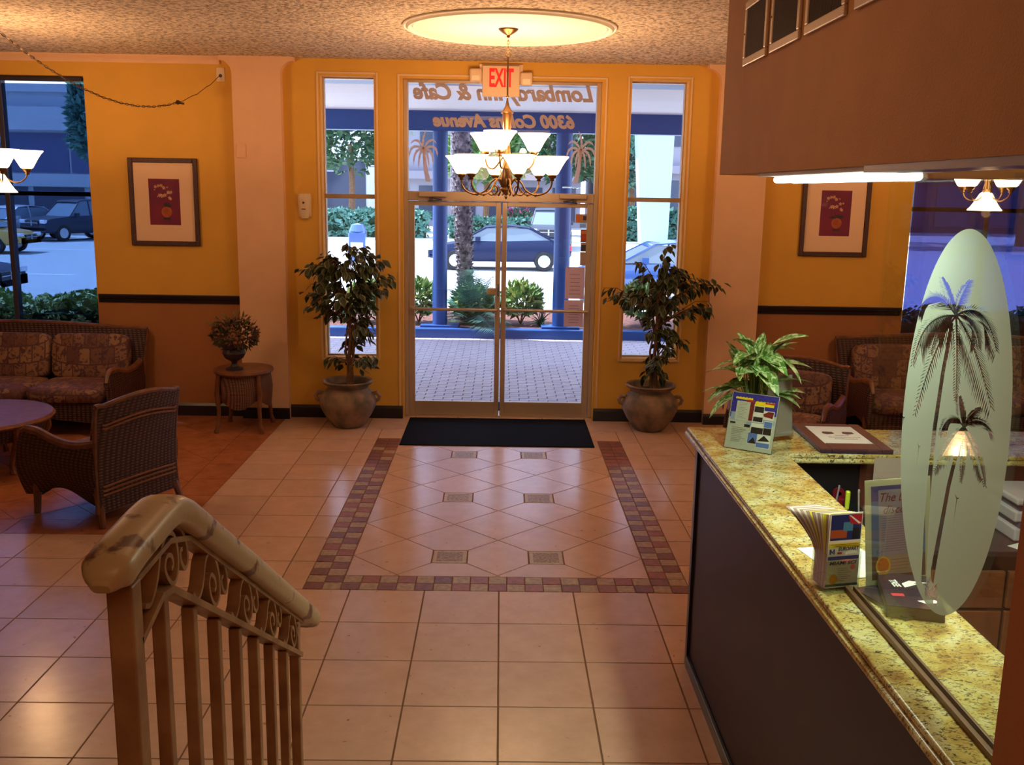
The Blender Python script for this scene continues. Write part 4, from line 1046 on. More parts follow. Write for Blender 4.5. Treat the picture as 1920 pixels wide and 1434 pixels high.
small_chandelier(-4.11, 2.5, 'brass chandelier with upturned shades in front of the left window', 35, .015, 20)
small_chandelier(3.975, 2.5, 'brass chandelier with upturned shades in front of the right window, seen through the glass screen', 30, 0, 20)
# swag chain from the ceiling hook to the outlet plate by the left pilaster
t = thing('swag_chain', 'dark chain and cord swagging from the left chandelier to the wall outlet', 'chain', (-2.86, 4.56, 3.505))
A_ = Vector((-4.11, 2.5, CZ-.02)); B_ = Vector((-2.862, 4.575, 3.50)); P = []
for i in range(41):
    s = i/40; p = A_.lerp(B_, s); p.z -= .44*4*s*(1-s)*(.82+.36*s)
    P.append(p)
O_ = Vector((-2.86, 4.56, 3.505)); ch = MB(); kk = int(40*.78)
for i in range(kk):
    for h in range(2):
        p0 = P[i].lerp(P[i+1], h*.5)-O_; p1 = P[i].lerp(P[i+1], h*.5+.62)-O_; tt = (p1-p0).normalized(); sd_ = tt.cross(Vector((0, 0, 1))).normalized(); w = sd_ if (i*2+h) % 2 else tt.cross(sd_)
        c = (p0+p1)/2; L = (p1-p0).length/2
        ch.tube([c+tt*L*math.cos(a*PI/4)+w*.010*math.sin(a*PI/4) for a in range(9)], .0026, 4, cap=False)
obj('chain_links', ch, mat('dark_bronze_chain', (.09, .05, .03), .4, .7), t)
obj('cord', MB().tube([P[i]-O_+Vector((0, 0, .006*math.sin(i*2.1))) for i in range(41)], .0032, 6), mat('brown_cord', (.04, .02, .012), .6), t, smooth=True)
k = P[kk]-O_
obj('cord_tie', MB().sphere((k.x, k.y, k.z), .022, 8, 6).tube([(k.x, k.y, k.z), (k.x+.05, k.y+.03, k.z-.01)], .010, 6), MATS['brown_cord'], t)
o = obj('wall_outlet_plate', MB().box(-2.90, -2.815, 4.592, 4.601, 3.45, 3.585), M_plastic, bevel=.003); tag(o, 'cream outlet plate high on the yellow wall where the swag cord ends', 'outlet')
obj('socket', MB().lathe([(.017, 0), (.017, .004)], 16), M_aludark, o).matrix_local = Matrix.Translation((-2.858, 4.592, 3.505)) @ Matrix.Rotation(PI/2, 4, 'X')

# ================================================================== EXIT SIGN, DISPENSER, BLANK PLATE
t = thing('exit_sign', 'white exit sign with red letters and two emergency lamp heads above the doors', 'sign', (-.04, 4.598, 3.50))
M_sign = mat('ivory_sign_plastic', (.85, .62, .42), .35)
obj('housing', MB().box(-.187, .187, -.075, -.03, -.155, .145), M_sign, t, bevel=.008)
obj('bracket', MB().box(-.22, .22, -.03, 0, -.03, .165), M_sign, t, bevel=.006)
me = text_mesh('EXIT', .20, bold=.006, ext=.0015, width=.245); xs = [v.co.x for v in me.vertices]; me.transform(Matrix.Translation((-(min(xs)+max(xs))/2, 0, 0))); me.transform(Matrix.Diagonal((1, 1.22, 1, 1)))
place_mesh(me, Matrix.Translation((.005, -.0765, -.055)) @ XZ, mat('red_exit_letters', (.75, .01, .01), .4, emit=(1, .02, .02), estr=.35))
o = bpy.data.objects.new('red_letters', me); COL.objects.link(o); o.parent = t
for s, dz in ((-1, .03), (1, -.0)):
    hd_ = obj('lamp_head', MB().box(s*.255-.06, s*.255+.06, -.085, -.015, -.045+dz, .085+dz), M_sign, t, bevel=.018, seg=3)
    obj('lens', MB().box(s*.255-.04, s*.255+.04, -.088, -.083, -.03+dz, .02+dz), mat('clear_lens', (.9, .8, .6), .1, spec=1), hd_, bevel=.004)
    obj('lamp_arm', MB().box(min(s*.18, s*.21), max(s*.18, s*.21), -.055, -.025, .0+dz, .05+dz), M_sign, t)
t = thing('air_freshener', 'cream wall-mounted dispenser between the left pilaster and the side window', 'dispenser', (-2.045, 4.60, 2.23))
def egg(u, v):
    a = PI*u; z = -.125+.25*v; w = (.052+.022*v)*(math.sin(PI*min(1, (v*.86+.14)))**.35 if v < .5 else (1-max(0, v-.85)*1.2)); return (-w*math.cos(a), -.075*math.sin(a)**.7*(.7+.3*v), z)
obj('cover', surf(MB(), egg, 14, 12, lambda u, v: (0, .002, 0)), M_plastic, t, smooth=True)
obj('back_plate', MB().box(-.066, .066, -.012, 0, -.11, .12), M_plastic, t, bevel=.005)
obj('nozzle', MB().tube([(0, -.07, .035), (0, -.078, .035)], .011, 12), M_aludark, t); obj('button', MB().box(-.02, .02, -.0745, -.068, -.035, -.025), mat('brown_print', (.2, .1, .05), .5), t)
o = obj('blank_plate', MB().box(-2.70, -2.605, 4.485, 4.501, 2.70, 2.84), M_peach, bevel=.012, seg=3); tag(o, 'blank painted cover plate on the left pilaster', 'plate')

# ================================================================== FRAMED PRINTS
M_frame = mat('carved_mahogany', (.075, .022, .025), .5, var=.5, vscale=60, bump=.8, bscale=90)
M_matb = mat('peach_mat_board', (.85, .60, .42), .8); M_printr = mat('crimson_print', (.20, .014, .055), .7, col2=(.14, .010, .07), vscale=3)
M_petal = mat('painted_petal', (.78, .50, .30), .8); M_ppot = mat('painted_clay_pot', (.50, .12, .05), .8, var=.4, vscale=12); M_pleaf = mat('painted_leaf', (.05, .035, .055), .8)
def picture(x0, x1, z0, z1, label):
    cx, cz = (x0+x1)/2, (z0+z1)/2; w, h = x1-x0, z1-z0
    t = thing('framed_print', label, 'picture', (cx, 4.598, cz)); f = .048
    m = MB()
    for (a, b, c, d) in ((-w/2, -w/2+f, -h/2, h/2), (w/2-f, w/2, -h/2, h/2), (-w/2+f, w/2-f, h/2-f, h/2), (-w/2+f, w/2-f, -h/2, -h/2+f)): m.box(a, b, -.032, -.004, c, d)
    obj('frame', m, M_frame, t, bevel=.006)
    obj('mat_board', MB().box(-w/2+f*.8, w/2-f*.8, -.012, -.006, -h/2+f*.8, h/2-f*.8), M_matb, t)
    pw, ph = .155, .235
    p = obj('print', MB().box(-pw, pw+.005, -.0135, -.012, -ph+.005, ph), M_printr, t)
    Y = -.0137
    def flat(pts, mb, y=Y): mb.add([(q[0], y, q[1]) for q in pts], [tuple(range(len(pts)))])
    mb = MB(); flat([(.02+.055*math.cos(a*PI/10)*(1-.12*(math.sin(a*PI/10) < 0)*abs(math.sin(a*PI/10))), -.10+.055*math.sin(a*PI/10)) for a in range(20)], mb); obj('painted_pot', mb, M_ppot, p)
    mb = MB(); flat([(-.01, -.155), (.05, -.155), (.06, -.178), (-.02, -.178)], mb); rn = random.Random(int(x0*10))
    for i in range(12):
        a = rn.uniform(0, PI); L = rn.uniform(.04, .09); c, s = math.cos(a), math.sin(a)*.55; flat([(.02, -.045), (.02+c*L*.5-s*.015, -.04+s*L*.5+c*.015), (.02+c*L, -.04+s*L), (.02+c*L*.5+s*.015, -.04+s*L*.5-c*.015)], mb, Y-.0001*i)
    obj('painted_leaves', mb, M_pleaf, p)
    mb = MB(); fl = [(-.085, .155, .014), (-.055, .165, .013), (-.025, .168, .014), (.0, .145, .015), (.045, .10, .014), (.075, .105, .009), (-.045, .07, .015), (-.02, .065, .017), (.01, .072, .015), (.055, .045, .013), (.065, .035, .012), (-.095, .125, .006), (.035, .15, .007), (-.065, .055, .006)]
    for j, (fx, fz, r) in enumerate(fl):
        for k in range(5):
            a = k*2*PI/5+j; b = .35; flat([(fx, fz), (fx+r*math.cos(a-b), fz+r*math.sin(a-b)), (fx+r*1.3*math.cos(a), fz+r*1.3*math.sin(a)), (fx+r*math.cos(a+b), fz+r*math.sin(a+b))], mb, Y-.0002-.00005*k)
    obj('painted_blossoms', mb, M_petal, p)
    gm = obj('glazing', MB().box(-w/2+f*.9, w/2-f*.9, -.019, -.018, -h/2+f*.9, h/2-f*.9), M_pglass, t)
picture(-3.835, -3.128, 1.802, 2.688, 'framed red orchid print on the yellow wall of the left lounge')
picture(3.090, 3.802, 1.800, 2.685, 'framed red orchid print on the yellow wall of the right lounge')
o = obj('door_mat', MB().box(-.97, .915, 3.455, 4.60, 0, .010), M_mat, bevel=.004); tag(o, 'black rubber-backed carpet mat inside the entrance doors', 'mat')

# ================================================================== STAIRCASE AND RAILING
st = thing('staircase', 'tiled steps going up from the lobby floor under the worn railing', 'stairs', (0, 0, 0))
RIS, TRD, SY = .17, .27, -2.62
def tread_z(y):
    k = int((SY - y)/TRD)+1 if y < SY else 0
    return min(6, max(0, k))*RIS
for k in range(6):
    y1 = SY-k*TRD; y0 = y1-TRD if k < 5 else -7.8
    obj('step', MB().box(-.60, .965, y0, y1, 0, RIS*(k+1)), M_tile, st, bevel=.006)
st['label'] = 'tiled steps rising from the lobby floor beside the reception desk'
M_rail = mat('chipped_ochre_paint', (.40, .22, .10), .45, col2=(.27, .13, .06), vscale=14, bump=.35, bscale=35)
M_hand = mat('worn_cream_handrail_paint', (.50, .35, .19), .38, col2=(.15, .06, .035), sharp=1, vscale=13, bump=.5, bscale=22, detail=6)
RX = -.47
t = thing('stair_railing', 'ochre painted iron stair railing with scrollwork and a worn chipped handrail', 'railing', (RX, -4.54, RIS*6))
L = lambda y, z: (0, y+4.54, z-RIS*6)
hp = [L(-4.605, 1.972), L(-4.600, 1.975), L(-4.585, 1.983), L(-4.55, 1.990), L(-4.50, 1.994), L(-4.43, 1.998), L(-4.39, 1.995), L(-4.35, 1.978), L(-4.306, 1.951), L(-4.15, 1.852), L(-3.99, 1.752), L(-3.75, 1.598), L(-3.50, 1.438), L(-3.465, 1.412), L(-3.452, 1.395)]
mb = MB(); hpp = arc(hp, 75); mb.tube(hpp, [min(1, .35+.65*math.sin(min(1, (q-hpp[0]).length/.03)*PI/2)) if (q-hpp[0]).length < .03 else (min(1, .5+.5*(q-hpp[-1]).length/.015)) for q in hpp], 16, sq=(.0215, .0305), up=(1, 0, 0))
obj('handrail', mb, M_hand, t, smooth=True)
def band_z(y): return 1.893 if y < -4.42 else 1.893-.617*(y+4.42)
obj('lower_band', MB().tube([L(-4.53, 1.872), L(-4.45, 1.897), L(-4.41, 1.890), L(-3.595, band_z(-3.595))], .01, 4, sq=(.005, .016), up=(1, 0, 0)), M_rail, t)
obj('upper_band', MB().tube([L(-4.53, 1.950), L(-4.40, 1.955), L(-4.32, 1.930), L(-3.56, 1.447)], .01, 4, sq=(.004, .012), up=(1, 0, 0)), M_rail, t)
for n in range(9):
    y = -4.54+n*.1165; z0 = max(tread_z(y-.014), tread_z(y+.014))+.001
    if n in (0, 8):
        h = .016 if n == 0 else .011; zt = 1.955 if n == 0 else 1.47
        obj('newel_post', MB().box(-h, h, y+4.54-h, y+4.54+h, z0-RIS*6, zt-RIS*6), M_rail, t, bevel=.003)
    else:
        obj('baluster', MB().box(-.0095, .0095, y+4.54-.0095, y+4.54+.0095, z0-RIS*6, band_z(y)-.003-RIS*6), M_rail, t, bevel=.002)
def scroll(y0, k=1.0):
    S1 = [(0.0, .010), (.020, .004), (.045, .030), (.062, .070), (.085, .090), (.113, .084), (.128, .058), (.124, .028), (.104, .010), (.084, .018), (.076, .038), (.086, .055), (.103, .053), (.108, .040), (.100, .033)]
    S2 = [(.122, .092), (.148, .092), (.166, .076), (.168, .054), (.155, .040), (.141, .046), (.139, .060), (.148, .066)]
    m = MB()
    for S in (S1, S2):
        P = arc([(u*k, v, 0) for u, v in S], 56)
        pts = []
        for p in P:
            y = y0+p.x; zb = band_z(y)+.004; zt = (1.970 if y < -4.4 else min(1.970, 1.935-.636*(y+4.32))); sc_ = max(.04, (zt-zb))/.094
            pts.append(L(y, zb+p.y*sc_))
        m.tube(pts, .004, 4, sq=(.0032, .0105), up=(1, 0, 0))
    return m
for i, (y0, k) in enumerate([(-4.50, 1.0), (-4.315, 1.02), (-4.125, 1.02), (-3.94, 1.0), (-3.755, .95)]):
    obj('scroll', scroll(y0, k), M_rail, t)

# ================================================================== ON THE GRANITE
def panel_M(p, ang, tilt):
    """frame whose local x runs along the foot of a leaning panel, z up the panel, facing local -y"""
    return Matrix.Translation(p) @ Matrix.Rotation(ang, 4, 'Z') @ Matrix.Rotation(-tilt, 4, 'X')
def flat_on(t, name, rects, m, y=-.0022, dy=0.0):
    mb = MB()
    for i, r in enumerate(rects):
        if len(r) == 4 and not isinstance(r[0], tuple): a, b, c, d = r; mb.quad((a, y-dy*i, c), (b, y-dy*i, c), (b, y-dy*i, d), (a, y-dy*i, d))
        else: mb.add([(p[0], y-dy*i, p[1]) for p in r], [tuple(range(len(r)))])
    return obj(name, mb, m, t)
def P_(n, h, **k): return mat(n, rgb(h), .6, **k)
zc = CT+.0015
# flyer in its leaning acrylic holder
t = thing('flyer_holder', 'acrylic stand holding a blue and yellow photo flyer near the far corner of the granite', 'sign holder')
t.matrix_world = panel_M((1.155, -1.222, zc), math.radians(-33.8), math.radians(17)); w = .118; h = .275
mb = MB().box(-w, w, -.004, -.0025, 0, h).box(-w, w, .001, .0025, 0, h); obj('acrylic_panel', mb, M_acry, t)
mb = MB(); mb.add([(-w, .003, 0), (w, .003, 0), (w, .085, .030), (-w, .085, .030), (-w, .006, 0), (w, .006, 0), (w, .088, .026), (-w, .088, .026)], [(0, 1, 2, 3), (7, 6, 5, 4), (0, 4, 5, 1), (2, 6, 7, 3)]); obj('acrylic_foot', mb, M_acry, t)
pg = obj('flyer', MB().box(-w+.004, w-.004, -.002, .0005, .003, h-.003), P_('flyer_grey_print', 'C6CABC'), t)
W2, H2 = 2*w, h
R = lambda a, b, c, d: (-w+a*W2, -w+b*W2, (1-d)*H2, (1-c)*H2)
flat_on(pg, 'sky_print', [R(.03, .97, .02, .30), R(.03, .22, .30, .45), R(.72, .97, .30, .36)], P_('flyer_violet', '3A35A0'))
flat_on(pg, 'cloud_print', [R(.05, .22, .36, .50), R(.72, .96, .44, .52), R(.40, .72, .50, .56)], P_('flyer_pale_blue', '9FB0D0'), -.0023)
flat_on(pg, 'yellow_heading', [[(-w+W2*(.10+.032*i), (1-(.085 if i % 2 else .10))*H2) for i in range(12)] + [(-w+W2*.46, .86*H2), (-w+W2*.10, .875*H2)],
                               [(-w+W2*(.52+.035*i), (1-(.125 if i % 2 else .14))*H2) for i in range(12)] + [(-w+W2*.90, .79*H2), (-w+W2*.50, .79*H2)]], P_('flyer_yellow', 'E8D010'), -.0026, .0001)
flat_on(pg, 'red_accents', [R(.34, .50, .125, .165), R(.72, .92, .14, .165)], P_('flyer_red', 'B02818'), -.0030)
flat_on(pg, 'text_column', [R(.14, .42, .16, .49)], P_('flyer_list', 'BCC0AE'), -.0028)
flat_on(pg, 'text_lines', [R(.18, .18+.2*random.uniform(.6, 1), .19+.026*i, .196+.026*i) for i in range(11)] + [R(.12, .12+.3*random.uniform(.6, 1), .62+.03*i, .627+.03*i) for i in range(9)], P_('flyer_text', '8A8878'), -.0031)
flat_on(pg, 'photo_frames', [R(.51, .72, .21, .49), R(.70, .93, .28, .43), R(.50, .76, .51, .69), R(.75, .93, .45, .69), R(.46, .66, .67, .87), R(.65, .93, .67, .92)], P_('flyer_white', 'D8DAD0'), -.0029)
flat_on(pg, 'photos_dark', [R(.52, .71, .22, .32), R(.52, .71, .40, .48), R(.51, .75, .58, .685), R(.76, .92, .57, .685), R(.36, .48, .55, .60), R(.06, .17, .53, .56), [(-w+W2*.48, .14*H2), (-w+W2*.65, .14*H2), (-w+W2*.58, .25*H2)], [(-w+W2*.67, .19*H2), (-w+W2*.92, .21*H2), (-w+W2*.79, .30*H2)]], P_('flyer_dark', '2A241E'), -.0034)
flat_on(pg, 'photos_colour', [R(.47, .655, .68, .86), R(.76, .92, .46, .56), R(.66, .92, .83, .91)], P_('flyer_blue', '5878B8'), -.0032)
flat_on(pg, 'photo_red', [[(-w+W2*.71, .66*H2), (-w+W2*.80, .71*H2), (-w+W2*.92, .71*H2), (-w+W2*.91, .60*H2), (-w+W2*.73, .62*H2)], R(.42, .50, .18, .48)], P_('flyer_maroon', '7A2414'), -.0033)
# grey backed holder behind it, seen from its side
t = thing('sign_holder', 'grey backed acrylic sign holder standing behind the flyer under the leafy plant', 'sign holder')
t.matrix_world = panel_M((1.352, -1.020, zc), math.radians(24), math.radians(6))
obj('acrylic_panel', MB().box(-.097, .097, -.004, -.0025, 0, .325).box(-.097, .097, .0015, .003, 0, .325), M_acry, t)
obj('grey_card', MB().box(-.093, .093, -.002, .001, .02, .32), P_('grey_card', 'A8A09A'), t)
obj('acrylic_foot', MB().box(-.097, .097, -.004, .05, 0, .003), M_acry, t)
# leafy plant
t = thing('counter_plant', 'bushy green and white mottled leaf plant in a small pot behind the flyer', 'plant', (1.245, -.955, zc))
obj('pot', MB().lathe([(.045, 0), (.06, .10), (.066, .12), (.058, .12), (.05, .10), (0, .10)], 24), mat('dark_plastic_pot', (.05, .05, .05), .4), t, smooth=True)
def agl_mat():
    m = bpy.data.materials.new('mottled_leaf'); m.use_nodes = True; n = m.node_tree.nodes; l = m.node_tree.links; b = n['Principled BSDF']
    tc = n.new('ShaderNodeTexCoord'); a = n.new('ShaderNodeTexNoise'); a.inputs['Scale'].default_value = 38; a.inputs['Detail'].default_value = 4; a.inputs['Distortion'].default_value = 1.0
    mp = n.new('ShaderNodeMapping'); mp.inputs['Scale'].default_value = (1.6, .8, 1); l.new(tc.outputs['Object'], mp.inputs[0]); l.new(mp.outputs[0], a.inputs[0])
    r = n.new('ShaderNodeValToRGB'); e = r.color_ramp.elements; e[0].position = .42; e[0].color = (.06, .17, .025, 1); e[1].position = .60; e[1].color = (.60, .72, .42, 1); x = e.new(.50); x.color = (.18, .36, .07, 1)
    l.new(a.outputs['Fac'], r.inputs[0]); l.new(r.outputs[0], b.inputs['Base Color']); b.inputs['Roughness'].default_value = .4; return m
M_agl = agl_mat(); M_stem = mat('pale_green_stem', (.22, .36, .09), .5)
def big_leaf(L, Wd, droop):
    n = 9; vs = []; fs = []
    for i in range(n+1):
        f = i/n; w = Wd*.5*(math.sin(PI*f**.75)**.8 if 0 < f < 1 else 0.0)
        a = -droop*f; y = L*f*math.cos(a*.6); z = L*f*math.sin(a)*.8
        vs += [(-w, y, z+w*.28), (-w*.5, y, z+w*.08), (0, y, z), (w*.5, y, z+w*.08), (w, y, z+w*.28)]
    for i in range(n):
        for k in range(4): a = i*5+k; fs.append((a, a+1, a+6, a+5))
    return MB().add(vs, fs).mesh('leaf', M_agl, True)
BL = [big_leaf(.185, .074, d) for d in (.35, .8, 1.25)]
rn = random.Random(42); sm = MB()
for i in range(62):
    az = i*2.399+rn.uniform(-.3, .3); up = rn.uniform(.07, .30)*(1 if i % 3 else 1.15); rr = rn.uniform(.02, .085); st_h = .12+up
    a = Vector((.02*math.cos(az), .02*math.sin(az), .10)); b = Vector((rr*math.cos(az), rr*math.sin(az)*.9, st_h)); sm.tube([a, (a+b)/2+Vector((0, 0, .02)), b], [.0045, .004, .003], 6)
    el = rn.uniform(-.1, .85)+(.5 if up > .2 else 0)-(.5 if up < .07 else 0); k = 0 if up > .20 else 1
    kk_ = rn.choice([k, min(2, k+1)])
    if .02 < rr and math.sin(az) < -.45 and up < .2: up += .14; b.z += .12
    o = bpy.data.objects.new('leaf', BL[kk_]); COL.objects.link(o); o.parent = t
    o.matrix_local = Matrix.Translation(b) @ Matrix.Rotation(az-PI/2, 4, 'Z') @ Matrix.Rotation(el, 4, 'X') @ Matrix.Rotation(rn.uniform(-.5, .5), 4, 'Y') @ Matrix.Scale(rn.uniform(.75, 1.15), 4)
obj('stems', sm, M_stem, t, smooth=True)
# framed notice lying flat
t = thing('framed_notice', 'dark purple frame with a white notice lying flat on the far arm of the granite', 'frame', (1.675, -1.0, zc), math.radians(-1.5))
fr_ = MB(); a, b, c, d = -.175, .168, -.25, .265
for (x0, x1, y0, y1) in ((a, a+.055, c, d), (b-.055, b, c, d), (a+.055, b-.055, d-.05, d), (a+.055, b-.055, c, c+.115)): fr_.box(x0, x1, y0, y1, .003, .022)
obj('frame', fr_, mat('aubergine_frame', (.07, .025, .04), .3), t, bevel=.005)
obj('blue_base', MB().box(a+.003, b-.003, c+.003, d-.003, 0, .0035), mat('navy_board', (.015, .03, .12), .4), t)
pp = obj('paper', MB().box(a+.05, b-.05, c+.11, d-.045, .004, .0195), mat('bright_notice_paper', (.86, .84, .84), .5), t)
lg = MB()
for (x, y) in ((-.045, .075), (.055, .075)): lg.add([(x-.03, y-.01, .0198), (x-.01, y-.03, .0198), (x+.03, y-.012, .0198), (x+.026, y+.022, .0198), (x-.02, y+.028, .0198)], [(0, 1, 2, 3, 4)])
obj('emblem', lg, mat('dark_emblem', (.12, .04, .05), .6), pp)
ln = MB()
for (y, w_) in ((.025, .035), (-.010, .075), (-.045, .055)):
    x = .01-w_
    while x < .01+w_: ww = random.uniform(.003, .007); ln.box(x, x+ww, y-.006, y+.006+random.uniform(-.003, .003), .0195, .0199); x += ww+.003
obj('notice_lines', ln, mat('grey_ink', (.3, .28, .3), .6), pp)
# loose sheet
o = obj('paper_sheet', MB().add([(1.011, -2.497, CT+.001), (1.222, -2.452, CT+.001), (1.279, -2.725, CT+.001), (1.068, -2.77, CT+.001)][::-1] + [(1.011, -2.497, CT+.0018), (1.222, -2.452, CT+.0018), (1.279, -2.725, CT+.0018), (1.068, -2.77, CT+.0018)], [(3, 2, 1, 0), (7, 6, 5, 4), (0, 1, 5, 4), (1, 2, 6, 5), (2, 3, 7, 6), (3, 0, 4, 7)]), MATS['bright_notice_paper'])
tag(o, 'bright white sheet of paper lying on the granite behind the brochure rack', 'paper')
# brochure rack
t = thing('brochure_rack', 'clear acrylic rack on the granite filled with a fan of brochures', 'rack')
t.matrix_world = panel_M((1.040, -2.850, zc), math.radians(13), 0)
bw = .055
ac_ = MB(); ac_.box(-bw-.004, -bw-.0025, -.004, .075, .004, .12).box(bw+.0025, bw+.004, -.004, .075, .004, .12).box(-bw-.004, bw+.004, -.006, -.0045, .004, .145).box(-bw-.004, bw+.004, .074, .0755, .004, .15).box(-bw-.012, bw+.02, -.03, .09, 0, .004)
obj('acrylic_body', ac_, M_acry, t)
def bro(i, n):
    f = i/n; y = .002+.066*f; m = MB(); pts = []
    for k in range(8):
        v = k/7; z = .008+.235*v*(1-.10*f*v); yy = y+.11*f**1.6*max(0, v-.45)**1.5*2.2; xx = -.055*f**1.3*max(0, v-.4)**1.4*2.0
        pts.append((xx, yy, z))
    vs = []
    for (xx, yy, z) in pts: vs += [(-bw+xx, yy, z), (bw+xx, yy, z), (bw+xx, yy+.0022, z), (-bw+xx, yy+.0022, z)]
    fs = [(3, 2, 1, 0)]; o = 28; fs.append((o, o+1, o+2, o+3))
    for k in range(7):
        for j in range(4): a = k*4+j; b = k*4+(j+1) % 4; fs.append((a, b, b+4, a+4))
    return m.add(vs, fs)
M_bro = [mat('brochure_edge_white', (.72, .66, .60), .6), mat('brochure_edge_brown', (.40, .26, .22), .6), mat('brochure_edge_yellow', (.80, .72, .12), .6)]
NBR = 16
for i in range(NBR, 0, -1):
    b_ = obj('brochure', bro(i, NBR), M_bro[2 if i in (3, 4, 9) else (0 if i % 2 else 1)], t)
b0 = obj('brochure', MB().box(-bw, bw, -.0005, .0015, .008, .246), M_white, t, label='front brochure with dive photo and yellow band')
Rb = lambda a, b, c, d: (-bw+a*2*bw, -bw+b*2*bw, .246-.238*d, .246-.238*c)
flat_on(b0, 'photo_blue', [Rb(.04, .98, .02, .36)], P_('brochure_navy', '1E2C78'), -.0008)
flat_on(b0, 'photo_glow', [Rb(.05, .55, .22, .33)], P_('brochure_orange', 'B0502A'), -.0010)
flat_on(b0, 'photo_sea', [Rb(.42, .72, .12, .24)], P_('brochure_sea', '4A88B8'), -.0012)
flat_on(b0, 'dive_flag', [[(-bw+.0605, .238), (bw-.003, .241), (bw-.003, .206), (-bw+.070, .212)]], P_('brochure_flag_red', 'B82038'), -.0014)
flat_on(b0, 'flag_stripe', [[(-bw+.062, .239), (-bw+.068, .239), (bw-.004, .212), (bw-.012, .210)]], M_white, -.0016)
flat_on(b0, 'diver', [Rb(.72, .96, .20, .35)], P_('brochure_black', '14182A'), -.0013)
flat_on(b0, 'yellow_band', [Rb(.02, .98, .40, .46)], P_('brochure_yellow', 'E0C818'), -.0009)
flat_on(b0, 'yellow_band_text', [Rb(.08, .92, .415, .422), Rb(.14, .9, .437, .444)], P_('brochure_olive', '7A6A18'), -.0012)
flat_on(b0, 'blue_band', [Rb(.02, .98, .575, .625)], P_('brochure_blue', '2A3E98'), -.0009)
flat_on(b0, 'lower_panel', [Rb(.0, 1, .635, .985)], P_('brochure_cream', 'B8B49E'), -.0008)
flat_on(b0, 'seal', [[(-bw+.026+.014*math.cos(k*PI/8), .036+.017*math.sin(k*PI/8)) for k in range(16)]], P_('brochure_gold', 'C08A28'), -.0011)
flat_on(b0, 'red_burst', [[(-bw+.090+(.011 if k % 2 else .007)*math.cos(k*PI/8), .072+(.011 if k % 2 else .007)*math.sin(k*PI/8)) for k in range(16)]], P_('brochure_pink', 'C86858'), -.0011)
flat_on(b0, 'small_print', [Rb(.35, .35+.45*random.uniform(.5, 1), .74+.028*i, .746+.028*i) for i in range(7)], P_('brochure_small_print', '77746A'), -.0012)
flat_on(b0, 'green_foot', [Rb(.0, 1, .95, .985)], P_('brochure_green', '2E4A40'), -.0011)
flat_on(b0, 'blue_monogram', [Rb(.06, .10, .475, .545), Rb(.18, .22, .475, .545), [(-bw+.0105, .133), (-bw+.0155, .124), (-bw+.0155, .118), (-bw+.0105, .127)], [(-bw+.0205, .133), (-bw+.0155, .124), (-bw+.0155, .118), (-bw+.0205, .127)]], P_('brochure_mono', '22489A'), -.0012)
def put_text(par, txt, width, x, z, size, m, y=-.0014, shear=0, name='lettering', bold=0.0, rot=0):
    me = text_mesh(txt, size, width=width, shear=shear, bold=bold, ext=0.00008); xs = [v.co.x for v in me.vertices]; me.transform(Matrix.Translation((-(min(xs)+max(xs))/2, 0, 0)))
    place_mesh(me, Matrix.Translation((x, y, z)) @ XZ @ Matrix.Rotation(rot, 4, 'Z'), m); o = bpy.data.objects.new(name, me); COL.objects.link(o); o.parent = par; return o
put_text(b0, 'EUROPART', .070, .016, .127, .016, P_('brochure_ink', '303040'), bold=.0004, shear=.2)
put_text(b0, 'MIAMI SCI', .092, .0, .082, .015, MATS['brochure_ink'], bold=.0004, shear=.2)
flat_on(b0, 'red_mark', [Rb(.30, .44, .52, .545)], MATS['brochure_flag_red'], -.0012)
# poster in acrylic stand behind the glass screen
t = thing('poster_stand', 'white bordered blue poster with red script and orange sun badge leaning behind the glass screen', 'poster')
t.matrix_world = panel_M((1.240, -2.800, zc), math.radians(16), math.radians(9)); w, h = .120, .332
obj('acrylic_panel', MB().box(-w-.003, w+.003, -.005, -.0035, 0, h+.003), M_acry, t); obj('acrylic_foot', MB().box(-w, w, .002, .09, 0, .003), M_acry, t)
ps = obj('poster', MB().box(-w, w, -.002, .0, .002, h), P_('poster_border', 'D2D4B8'), t)
Rp = lambda a, b, c, d: (-w+a*2*w, -w+b*2*w, (1-d)*h, (1-c)*h)
flat_on(ps, 'poster_brown', [Rp(.09, .91, .06, .94)], P_('poster_brown', '6A5048'), -.0022)
flat_on(ps, 'poster_blue', [Rp(.09, .91, .06, .30)], P_('poster_navy', '36509A'), -.0023)
flat_on(ps, 'poster_sky', [Rp(.09, .91, .20, .72)], P_('poster_blue', '5A80B8'), -.0024)
flat_on(ps, 'poster_lilac', [Rp(.20, .84, .10, .72)], P_('poster_lilac', 'A09AB4'), -.0025)
flat_on(ps, 'poster_sand', [Rp(.18, .84, .72, .90)], P_('poster_sand', 'AE9E8C'), -.0026)
flat_on(ps, 'poster_lines', [Rp(.24, .24+.55*random.uniform(.6, 1), .30+.022*i, .304+.022*i) for i in range(18)], P_('poster_ink', '6A64A0'), -.0028)
flat_on(ps, 'poster_lines_low', [Rp(.38, .38+.4*random.uniform(.6, 1), .76+.03*i, .765+.03*i) for i in range(4)], P_('poster_ink2', '8A5E58'), -.0028)
flat_on(ps, 'sun_badge_rim', [[(-w+.062+.027*math.cos(k*PI/12), .062+.030*math.sin(k*PI/12)) for k in range(24)]], P_('badge_yellow', 'E8C020'), -.0029)
flat_on(ps, 'sun_badge', [[(-w+.062+.021*math.cos(k*PI/12), .064+.023*math.sin(k*PI/12)) for k in range(24)]], P_('badge_orange', 'E07818'), -.0031)
put_text(ps, 'The b', .085, -.022, .262, .040, P_('script_red', '7A1E18'), -.0030, .35); put_text(ps, 'disco', .080, -.015, .225, .036, MATS['script_red'], -.0030, .35)
